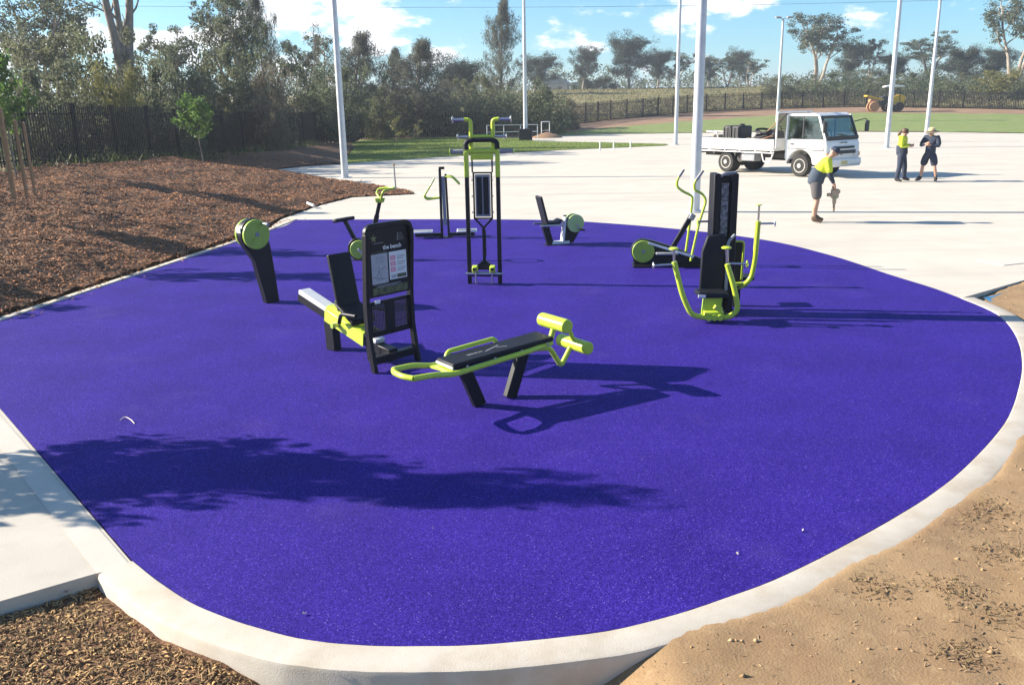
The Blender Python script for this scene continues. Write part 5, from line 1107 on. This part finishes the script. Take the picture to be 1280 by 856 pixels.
J2 = dict(pelvis=(0, 0, .93), spine=(-.02, 0, 1.10), chest=(-.01, 0, 1.29), neck=(.01, 0, 1.45), jaw=(.035, 0, 1.505), head=(.045, 0, 1.58), crown=(.04, 0, 1.64), hipl=(0, .09, .88), hipr=(0, -.09, .88), kneel=(.09, .16, .48), kneer=(.0, -.15, .48), ankl=(.08, .22, .085), ankr=(-.06, -.19, .085),
          toel=(.24, .26, .035), toer=(.10, -.22, .035), shol=(-.01, .19, 1.38), shor=(-.01, -.19, 1.38), elbl=(.02, .27, 1.13), elbr=(.02, -.27, 1.12), wril=(.24, .13, 1.16), wrir=(.24, -.12, 1.14), look=.1)
person('worker with brown ponytail and dark trousers standing near the truck front', g(1124, 227), -35, J2, HIVIS, NAVY, NAVY, BBOOT, 'hair', .95, HIVIS, False, True)
J3 = dict(pelvis=(0, 0, .93), spine=(-.01, 0, 1.10), chest=(0, 0, 1.29), neck=(.02, 0, 1.45), jaw=(.045, 0, 1.505), head=(.055, 0, 1.575), crown=(.05, 0, 1.635), hipl=(0, .10, .87), hipr=(0, -.10, .87), kneel=(.02, .19, .47), kneer=(.02, -.19, .47), ankl=(-.01, .25, .085), ankr=(-.01, -.25, .085),
          toel=(.14, .31, .035), toer=(.14, -.31, .035), shol=(.0, .195, 1.385), shor=(.0, -.195, 1.385), elbl=(.08, .29, 1.13), elbr=(.08, -.29, 1.13), wril=(.225, .06, 1.17), wrir=(.25, -.05, 1.21), look=.2)
person('worker in straw hat, navy shirt and navy shorts with arms folded', g(1159, 227), 222, J3, NAVY, NAVY, NAVY, BBOOT, 'straw', .9, NAVY, True)
# the petrol hand tool held by the bending worker
t = thing('demolition_hammer', 'dusty petrol breaker with a steel bit held by the bending worker', 'power tool', tuple(g(1019, 278) + np.array([.36, -.08, .235])), -12); t.scale = (.72, .72, .72)
TANP = mat('tan_tool_plastic', (.42, .33, .24), (.32, .25, .18), 12, .7)
MB().box((0, 0, .56), (.22, .20, .28)).box((.10, .0, .62), (.10, .14, .12)).build('motor_housing', TANP, t, .03); MB().cyl((0, 0, .24), (0, 0, .46), .05, .07, 14).build('barrel', TANP, t); MB().cyl((.0, 0, .02), (0, 0, .26), .034, n=10).build('bit', mat('worn_bit', (.22, .17, .12), (.3, .24, .18), 9, .7, .4), t)
MB().tube(fillet([(-.08, -.12, .72), (-.03, -.12, .79), (-.03, .12, .79), (-.08, .12, .72)], .03), .018, 10).build('top_handle', DARKPL, t); MB().box((-.16, 0, .52), (.14, .13, .10)).build('air_filter', TANP, t, .02); MB().box((.0, -.09, .44), (.10, .05, .08)).build('fuel_cap_block', mat('olive_plastic', (.25, .30, .16), None), t, .01)
for s in (1, -1): MB().bar((-.04, s * .06, .66), (-.05, s * .115, .75), .03, .03).build('handle_bracket', DARKPL, t)

# ------------------------------------------------------------------ yellow machine on the dirt track
YEL = mat('machine_yellow', (.70, .42, .03), (.60, .36, .03), 5, .5); RUSTY = mat('dusty_orange', (.50, .27, .13), (.38, .2, .1), 6, .8); WROOF = mat('faded_white', (.75, .75, .73), None, rough=.6)
def machine():
    P = gh(1108, 139.5); t = thing('trench_machine', 'yellow machine with a white canopy working on the dirt track', 'tractor', P, 172)
    MB().box((0, 0, .75), (3.0, .62, .24)).build('chassis', CHASSIS, t, .03)
    MB().prism([(-1.6, .65), (-.35, .65), (-.40, 1.55), (-1.25, 1.85), (-1.75, 1.6)], 1.0).build('engine_hood', YEL, t, .05); MB().box((-1.62, 0, 1.25), (.05, .7, .6)).build('rear_grille', DARKPL, t)
    MB().prism([(-.45, .8), (.65, .8), (.75, 1.55), (.25, 1.75), (-.45, 1.2)], .85).build('front_engine', DARKPL, t, .05); MB().box((-.5, 0, 1.6), (.45, .5, .14)).box((-.72, 0, 1.9), (.12, .5, .5)).build('operator_seat', DARKPL, t, .04)
    for x in (-1.15, .05):
        for s in (1, -1): MB().bar((x, s * .5, 1.1), (x, s * .5, 2.6), .07, .07, (1, 0, 0)).build('canopy_post', DARKPL, t)
    MB().prism([(-1.6, 2.58), (.55, 2.58), (.45, 2.72), (-.3, 2.84), (-1.45, 2.74)], 1.4).build('canopy', WROOF, t, .03)
    for s in (1, -1):
        for x, r, m in ((-1.1, .50, RUBBER), (-.05, .46, RUBBER)): 
            w = MB().lathe([(r * .55, -.18), (r * .95, -.18), (r, -.1), (r, .1), (r * .95, .18), (r * .55, .18)], (0, 0, 0), 'y', 24).build('wheel', m, t); w.location = (x, s * .72, r); MB().lathe([(r * .56, -.1), (r * .5, s * .16), (r * .1, s * .12)], n=18, axis='y').build('rim', YEL, w)
        w = MB().lathe([(.30, -.14), (.50, -.14), (.54, -.06), (.54, .06), (.50, .14), (.30, .14)], (0, 0, 0), 'y', 22).build('wheel', RUSTY, t); w.location = (1.5, s * .62, .54); MB().lathe([(.31, -.08), (.27, s * .1), (.06, s * .08)], n=16, axis='y').build('rim', WROOF, w)
        MB().bar((.5, s * .42, 1.25), (2.3, s * .42, 1.72), .10, .14).build('boom_arm', YEL, t); MB().bar((.7, s * .34, .9), (1.4, s * .34, 1.0), .08, .10).build('front_fork', CHASSIS, t)
    MB().prism([(1.0, 1.05), (2.0, 1.05), (1.9, 1.35), (1.15, 1.35)], .9).build('front_guard', RUSTY, t, .03); MB().box((2.32, 0, 1.70), (.12, 1.5, .16)).build('boom_crossbar', YEL, t, .02); MB().cyl((1.5, -.6, .54), (1.5, .6, .54), .05, n=8).build('front_axle', CHASSIS, t)
machine()

# ------------------------------------------------------------------ buildings and small far things
ROOFM = mat('grey_green_roof', (.22, .24, .23), (.27, .29, .28), .6, .6); WALLM = mat('shed_wall', (.40, .38, .35), (.34, .33, .31), .5, .8)
def shed(label, px, top, Y, w, h, curved):
    T = at(px, top, Y); t = thing('shed', label, 'shed', (T[0], Y, T[2] - h), -8); MB().box((0, 0, h * .32), (w * .96, 6.5, h * .64)).build('wall', WALLM, t)
    r = [(-w / 2, h * .62)] + ([(w / 2 * math.cos(R_(180 - 15 * k)), h * .62 + h * .38 * math.sin(R_(15 * k))) for k in range(1, 12)] if curved else [(-w * .45, h * .92), (w * .45, h)]) + [(w / 2, h * .62)]
    MB().prism(r, 7).build('roof', ROOFM, t); MB().box((-w * .2, -3.27, h * .24), (w * .2, .05, h * .48)).build('door', DARKPL, t); MB().box((w * .22, -3.27, h * .38), (w * .14, .05, h * .18)).build('window', GLASS, t)
shed('long shed with a curved grey roof on the hill crest', 694, 97.5, 190, 5.6, 3.6, True); shed('small flat roofed grey shed right of the curved roof shed', 727, 102, 188, 4.0, 2.8, False)
def railing():
    Y = 68; A = at(609, 176, Y); B = at(672, 175, Y); t = thing('metal_railing', 'low grey metal railing on the concrete beside the boxed pole', 'railing', (A[0], Y, 0)); L = B[0] - A[0]
    for k in range(4): MB().cyl((L * k / 3, 0, 0), (L * k / 3, 0, 1.05), .03, n=8).build('post', GALV, t)
    for z in (1.05, .55): MB().cyl((-.05, 0, z), (L + .05, 0, z), .025, n=8).build('rail', GALV, t)
railing()
A = at(677, 176, 70); t = thing('small_goal', 'small goal shaped white frame at the edge of the far lawn', 'goal', (A[0], 70, .05))
MB().tube(fillet([(0, 0, 0), (0, 0, 1.15), (.62, 0, 1.15), (.62, 0, 0)], .05), .035, 8).build('hoop', PAINTW, t); MB().cyl((0, 0, .5), (.62, 0, .5), .02, n=8).build('cross_rail', PAINTW, t)
def mound(name, label, c, rx, ry, h, m, cat):
    vs = [(0, 0, h)]; fs = []; n = 18
    for j, f in enumerate((.3, .6, .85, 1.0)):
        for k in range(n): a = 2 * math.pi * k / n; q = 1 + .25 * mnoise.noise((k * .8, j, 4)); vs.append((rx * f * q * math.cos(a), ry * f * q * math.sin(a), h * (1 - f) ** .8 * (1 + .3 * mnoise.noise((k, j * 2., 1))) - (.05 if f == 1 else 0)))
    for k in range(n): fs.append((0, 1 + k, 1 + (k + 1) % n))
    for j in range(3):
        for k in range(n): fs.append((1 + j * n + k, 1 + (j + 1) * n + k, 1 + (j + 1) * n + (k + 1) % n, 1 + j * n + (k + 1) % n))
    o = MB().add(vs, fs).build(name, m); o.location = [float(x) for x in c]; return tag(o, label, cat)
A = gh(684, 172.5); mound('dirt_pile', 'small red brown heap of dirt beside the white frame', A, 1.3, .8, .45, REDDIRT, 'dirt pile')
for px, nth in ((613 + 137, 'leftmost'), (767, 'middle'), (788, 'rightmost')):
    P = g(px, 189.0 - (px - 750) * .06); t = thing('marker_post', f'{nth} of three short white marker posts on the lawn wedge', 'post', P, 0, 'short white marker posts'); MB().cyl((0, 0, 0), (0, 0, .5), .04, n=10).build('shaft', PAINTW, t); MB().lathe([(.042, .5), (.03, .53), (.004, .54)], n=10).build('cap', PAINTW, t)
for i, (z0, z1) in enumerate(((17.5, 21), (16.6, 20.0), (15.6, 19.0))):
    pts = [(-60 + 12 * k, 120 + 2.2 * k, z0 + (z1 - z0) * k / 16 - 1.4 * math.sin(math.pi * k / 16)) for k in range(17)]
    tag(MB().tube(pts, .022, 5).build('power_line', mat('cable', (.10, .10, .11), None) if i == 0 else bpy.data.materials['cable']), ('uppermost', 'middle', 'lowest')[i] + ' of three thin power lines crossing the sky', 'power line', 'power lines')

# ------------------------------------------------------------------ loose small things
def chips(name, label, X, Y, Z, L, Wd, m, seed, up=.35):
    rng = np.random.default_rng(seed); n = len(X); a = rng.random(n) * 6.283; l = L * (.4 + 1.1 * rng.random(n) ** 1.6); w = Wd * (.5 + rng.random(n)); tilt = rng.normal(size=n) * up
    d = np.stack([np.cos(a) * np.cos(tilt), np.sin(a) * np.cos(tilt), np.sin(tilt)], 1); s = np.stack([-np.sin(a), np.cos(a), rng.normal(size=n) * .45], 1); s /= np.linalg.norm(s, axis=1)[:, None]
    u = np.cross(d, s); P = np.stack([X, Y, Z], 1); l, w = l[:, None] / 2, w[:, None] / 2
    V = np.stack([P - d * l - s * w * .6, P - d * l * .8 + s * w, P + d * l + s * w * .5, P + d * l * .9 - s * w, P + u * w * .9 - d * l * .4, P + u * w * .9 + d * l * .5], 1).reshape(-1, 3)
    o = np.arange(n)[:, None] * 6; F = np.concatenate([o + np.array(q) for q in ((0, 3, 5, 4), (1, 4, 5, 2))]); T = np_mesh(name, V, F, m); return tag(obj(name, T), label, None, None, 'stuff')
CHIP = mat('wood_chip', (.105, .048, .022), None, rough=.85); island(CHIP, (.50, .215, .085), .95)
CHIP2 = mat('wood_chip_dry', (.12, .062, .028), None, rough=.85); island(CHIP2, (.56, .355, .145), .95)
n = 150000; Y = 9 + 34 * RNG.random(n) ** 1.5; X = RNG.uniform(-17, -2.7, n); ok = inside(X, Y, m_outline) & (np.abs(X / Y) < .66); X, Y = X[ok], Y[ok]; d = dist_poly(X, Y, m_line); ok = d > .06; X, Y = X[ok], Y[ok]
chips('wood_chips', 'brown wood chips strewn over the banked mulch bed', X, Y, mulch_z(X, Y) + .010, .085, .021, CHIP, 51)
n = 42000; X = RNG.uniform(-4.2, -.3, n); Y = RNG.uniform(2.6, 5.4, n); ins = inside(X, Y, kin) | inside(X, Y, slab); d = dist_poly(X, Y, kerb_line); ok = (~ins) & (d > .25); X, Y = X[ok], Y[ok]
chips('wood_chips', 'tan wood chips on the ground below the footpath corner', X, Y, verge_z(X, Y) + .006, .045, .010, CHIP2, 52)
n = 2600; Y = 9 + 26 * RNG.random(n) ** 1.5; X = RNG.uniform(-17, -2.7, n); ok = inside(X, Y, m_outline); X, Y = X[ok], Y[ok]; BARKC = mat('bark_strip', (.045, .026, .016), None, rough=.9); island(BARKC, (.30, .19, .115), .9)
chips('bark_strips', 'long bark strips and sticks mixed into the mulch bed', X, Y, mulch_z(X, Y) + .02, .26, .026, BARKC, 53)
t_ = RNG.random(420); X = np.interp(t_, [0, 1], [CORNER[0], -5.26]); Y = np.interp(t_, [0, 1], [CORNER[1], 21.7]); q_ = np.abs(RNG.normal(size=420)) * .10; X += .08 - .28 + q_ * 2.2; ok = X < -2; X, Y = X[ok], Y[ok]
chips('spilled_chips', 'stray wood chips spilled on the kerb beside the mulch bed', X, Y, np.full(len(X), .027), .06, .016, CHIP, 54)
n = 9000; X = RNG.uniform(.4, 7.5, n); Y = RNG.uniform(3.0, 12.4, n); ok = (~inside(X, Y, kin)) & (dist_poly(X, Y, kerb_line) > .24) & ~inside(X, Y, hard); X, Y = X[ok], Y[ok]; STRAWC = mat('straw_debris', (.16, .10, .05), None, rough=.95); island(STRAWC, (.42, .32, .19), .95)
chips('straw_debris', 'fine straw and crumbs littering the tan soil', X, Y, verge_z(X, Y) + .003, .030, .0045, STRAWC, 55)
def pebbles(name, label, n, x0, x1, y0, y1, s0, m, seed, zf, test):
    rng = np.random.default_rng(seed); X = rng.uniform(x0, x1, n); Y = rng.uniform(y0, y1, n); ok = test(X, Y); X, Y = X[ok], Y[ok]; n = len(X); S_ = s0 * (.3 + rng.random(n) ** 14 * 2.2); O = np.array([(1, 0, 0), (-1, 0, 0), (0, 1, 0), (0, -1, 0), (0, 0, 1), (0, 0, -1)], float)
    V = O[None] * S_[:, None, None] * (.6 + .7 * rng.random((n, 6, 1))) + rng.normal(size=(n, 6, 3)) * S_[:, None, None] * .18; V[..., 2] *= .7; V += np.stack([X, Y, zf(X, Y) + S_ * .15], 1)[:, None]
    T = np.array([(0, 2, 4), (2, 1, 4), (1, 3, 4), (3, 0, 4), (2, 0, 5), (1, 2, 5), (3, 1, 5), (0, 3, 5)]); F = (np.arange(n)[:, None, None] * 6 + T[None]).reshape(-1, 3); return tag(obj(name, np_mesh(name, V.reshape(-1, 3), F, m)), label, None, None, 'stuff')
CLOD = mat('soil_clod', (.26, .15, .07), None, rough=.95); island(CLOD, (.48, .33, .18), .9)
pebbles('soil_clods', 'crumbs and clods of tan soil right of the kerb', 15000, .3, 8.0, 3.0, 12.6, .0075, CLOD, 61, verge_z, lambda x, y: (~inside(x, y, kin)) & (dist_poly(x, y, kerb_line) > .27) & ~inside(x, y, hard))
CRUST = mat('dark_soil_crumb', (.15, .088, .045), None, rough=.95); island(CRUST, (.34, .23, .13), .9)
WEED = leafmat('dry_weed', (.15, .12, .05), (.26, .20, .10), .25)
X = []; Y = []
for px, py, k, r in ((1222, 642, 90, .13), (1095, 738, 35, .07), (1190, 745, 40, .08), (1262, 700, 60, .10), (1200, 830, 45, .07), (1035, 705, 30, .09), (1268, 560, 40, .10), (1180, 610, 20, .06), (870, 735, 20, .08), (1240, 780, 40, .1)):
    c = g(px, py); X += list(c[0] + RNG.normal(size=k) * r); Y += list(c[1] + RNG.normal(size=k) * r)
X, Y = np.array(X), np.array(Y); wx, wy = np.repeat(X, 3) + RNG.normal(size=3 * len(X)) * .05, np.repeat(Y, 3) + RNG.normal(size=3 * len(X)) * .05; ok = (dist_poly(X, Y, kerb_line) > .26) & ~inside(X, Y, kin); X, Y = X[ok], Y[ok]; blades('dry_weeds', 'sparse dry weed tufts on the tan soil', X, Y, verge_z(X, Y) - .01, .05, .0035, WEED, 62, .8)
n = 800; s_ = RNG.random(n); cx = RNG.integers(0, 60, n); cx = np.where(cx % 3 == 0, cx, (cx * 7) % 60); yy = 27 + cx * .48 + RNG.normal(size=n) * .25; X = np.interp(yy, [q[1] for q in FENCE], [q[0] for q in FENCE]) + .35 + np.abs(RNG.normal(size=n)) * .25 + .35 * np.sin(cx * 2.1); Y = yy
ok = inside(X, Y, m_outline); X, Y = X[ok], Y[ok]; blades('weeds', 'low green weeds along the foot of the black picket fence', X, Y, mulch_h(X, Y), .30, .03, leafmat('weed_blade', (.06, .085, .025), (.12, .14, .05)), 63, .5)
ok = (dist_poly(wx, wy, kerb_line) > .27) & ~inside(wx, wy, kin) & ~inside(wx, wy, hard); wx, wy = wx[ok], wy[ok]
chips('soil_crumbs', 'dark crumbled soil and dead stalks in patches on the tan soil', wx, wy, verge_z(wx, wy) + .004, .035, .008, CRUST, 66)
LEAFD = mat('dead_leaf', (.42, .22, .10), (.34, .17, .08), 20, .8); PALEC = mat('pale_chip', (.70, .62, .50), None, rough=.8)
def leaf_at(p, L, rz, label, m, name='dead_leaf', cat='leaf'):
    o = MB().add([(-L, 0, .012), (-L * .3, L * .45, .02), (L * .5, L * .35, .006), (L, 0, .018), (L * .4, -L * .4, .010), (-L * .4, -L * .42, .016), (0, 0, .001)], [(0, 1, 6), (1, 2, 6), (2, 3, 6), (3, 4, 6), (4, 5, 6), (5, 0, 6)]).build(name, m); o.location = [float(c) for c in p]; o.rotation_euler = (.1, .1, rz); return tag(o, label, cat)
p = g(70, 748); z = verge_z(np.array([p[0]]), np.array([p[1]]))[0]; q = g(70, 748, z); leaf_at((q[0], q[1], z + .03), .05, .4, 'curled brown leaf on the mulch below the footpath edge', LEAFD); leaf_at((q[0] + .06, q[1] + .02, z + .03), .03, 1.9, 'smaller brown leaf just right of the curled leaf', LEAFD)
leaf_at(g(380, 768, .008), .012, .5, 'pale leaf scrap on the rubber near the front kerb', PALEC); leaf_at(g(922, 693, .008), .013, -.6, 'pale scrap on the rubber at the lower right', PALEC); leaf_at(g(541, 561 + 100, .008), .008, .2, 'tiny pale scrap on the rubber before the tree shade', PALEC)
leaf_at(g(1003, 664, .008), .012, 1.1, 'thin pale scrap on the rubber nearest the right soil', PALEC)
o = MB().tube(catmull([g(150, 525, .012), g(156, 521, .02), g(163, 524, .014), g(168, 529, .012)], 4), .004, 6).build('grass_straw', PALEC); tag(o, 'bent pale straw lying on the rubber above the tree shade', 'straw')
for px, py, lab, L in ((181, 222, 'white paper scrap on the mulch below the fence', .10), (388, 259, 'short white offcut lying on the mulch near the kerb', .16)):
    p = g(px, py, .5); 
    for _ in range(12): p = g(px, py, mz1(p))
    o = MB().cyl((-L, 0, 0), (L, .02, .03), .04, n=10).build('litter', PAINTW) if py > 250 else MB().box((0, 0, .04), (.16, .12, .06), (.3, .2, .4)).build('litter', PAINTW); o.location = (float(p[0]), float(p[1]), float(p[2]) + .06); o.rotation_euler = (0, .25, -.9 if py > 250 else .3); tag(o, lab, 'litter')
# blue plastic sheet showing under the slab edge, and the white cord along the front kerb
vs = []; fs = []; A = g(1222, 366.5); B = g(1262, 357.5)
for i in range(9):
    for j in range(4):
        t_ = i / 8; P = A * (1 - t_) + B * t_ + np.array([.03, -.10, 0]) + np.array([.05, -.10, 0]) * j * .35; vs.append((P[0], P[1], -.045 - .012 * j + .022 * mnoise.noise((i * .9, j * .8, 3))))
for i in range(8):
    for j in range(3): fs.append((i * 4 + j, i * 4 + j + 1, i * 4 + j + 5, i * 4 + j + 4))
tag(MB().add(vs, fs).build('plastic_sheet', mat('blue_plastic', (.06, .24, .42), (.10, .32, .50), 9, .35)), 'crumpled blue plastic poking out below the concrete edge', 'plastic sheet')
cl = []
for px, py in ((332, 823), (350, 832), (368, 841), (384, 847), (394, 852), (402, 862)):
    z = -.10
    for _ in range(8):
        p = g(px, py, z); z = float(verge_z(np.array([p[0]]), np.array([p[1]]))[0]) + .03
    cl.append(g(px, py, z))
tag(MB().tube(catmull(cl, 5), .009, 6).build('cord', PAINTW), 'white cord half buried in mulch along the front kerb', 'cord')
A = g(1262, 326, .003); pc = MB().box((0, 0, 0), (.9, .55, .008)).build('pit_cover', mat('pit_cover_concrete', (.54, .50, .43), (.59, .55, .47), 5, .8)); pc.location = (A[0], A[1], .006); pc.rotation_euler.z = .35; tag(pc, 'pale grey rectangular pit cover set in the concrete at the right edge', 'cover')

# ------------------------------------------------------------------ air
hz = MB().box((0, 500, 14), (5400, 7200, 33)).build('haze', None, smooth=False); hz['kind'] = 'stuff'; hz['label'] = 'thin pale haze in the air'
HM = bpy.data.materials.new('haze_air'); HM.use_nodes = True; t_ = HM.node_tree; t_.nodes.clear(); o_ = N(t_, 'ShaderNodeOutputMaterial'); v_ = N(t_, 'ShaderNodeVolumePrincipled', inp={'Density': HAZE, 'Anisotropy': .3})
v_.inputs['Color'].default_value = (.86, .92, 1, 1); t_.links.new(v_.outputs[0], o_.inputs['Volume']); hz.data.materials.append(HM)
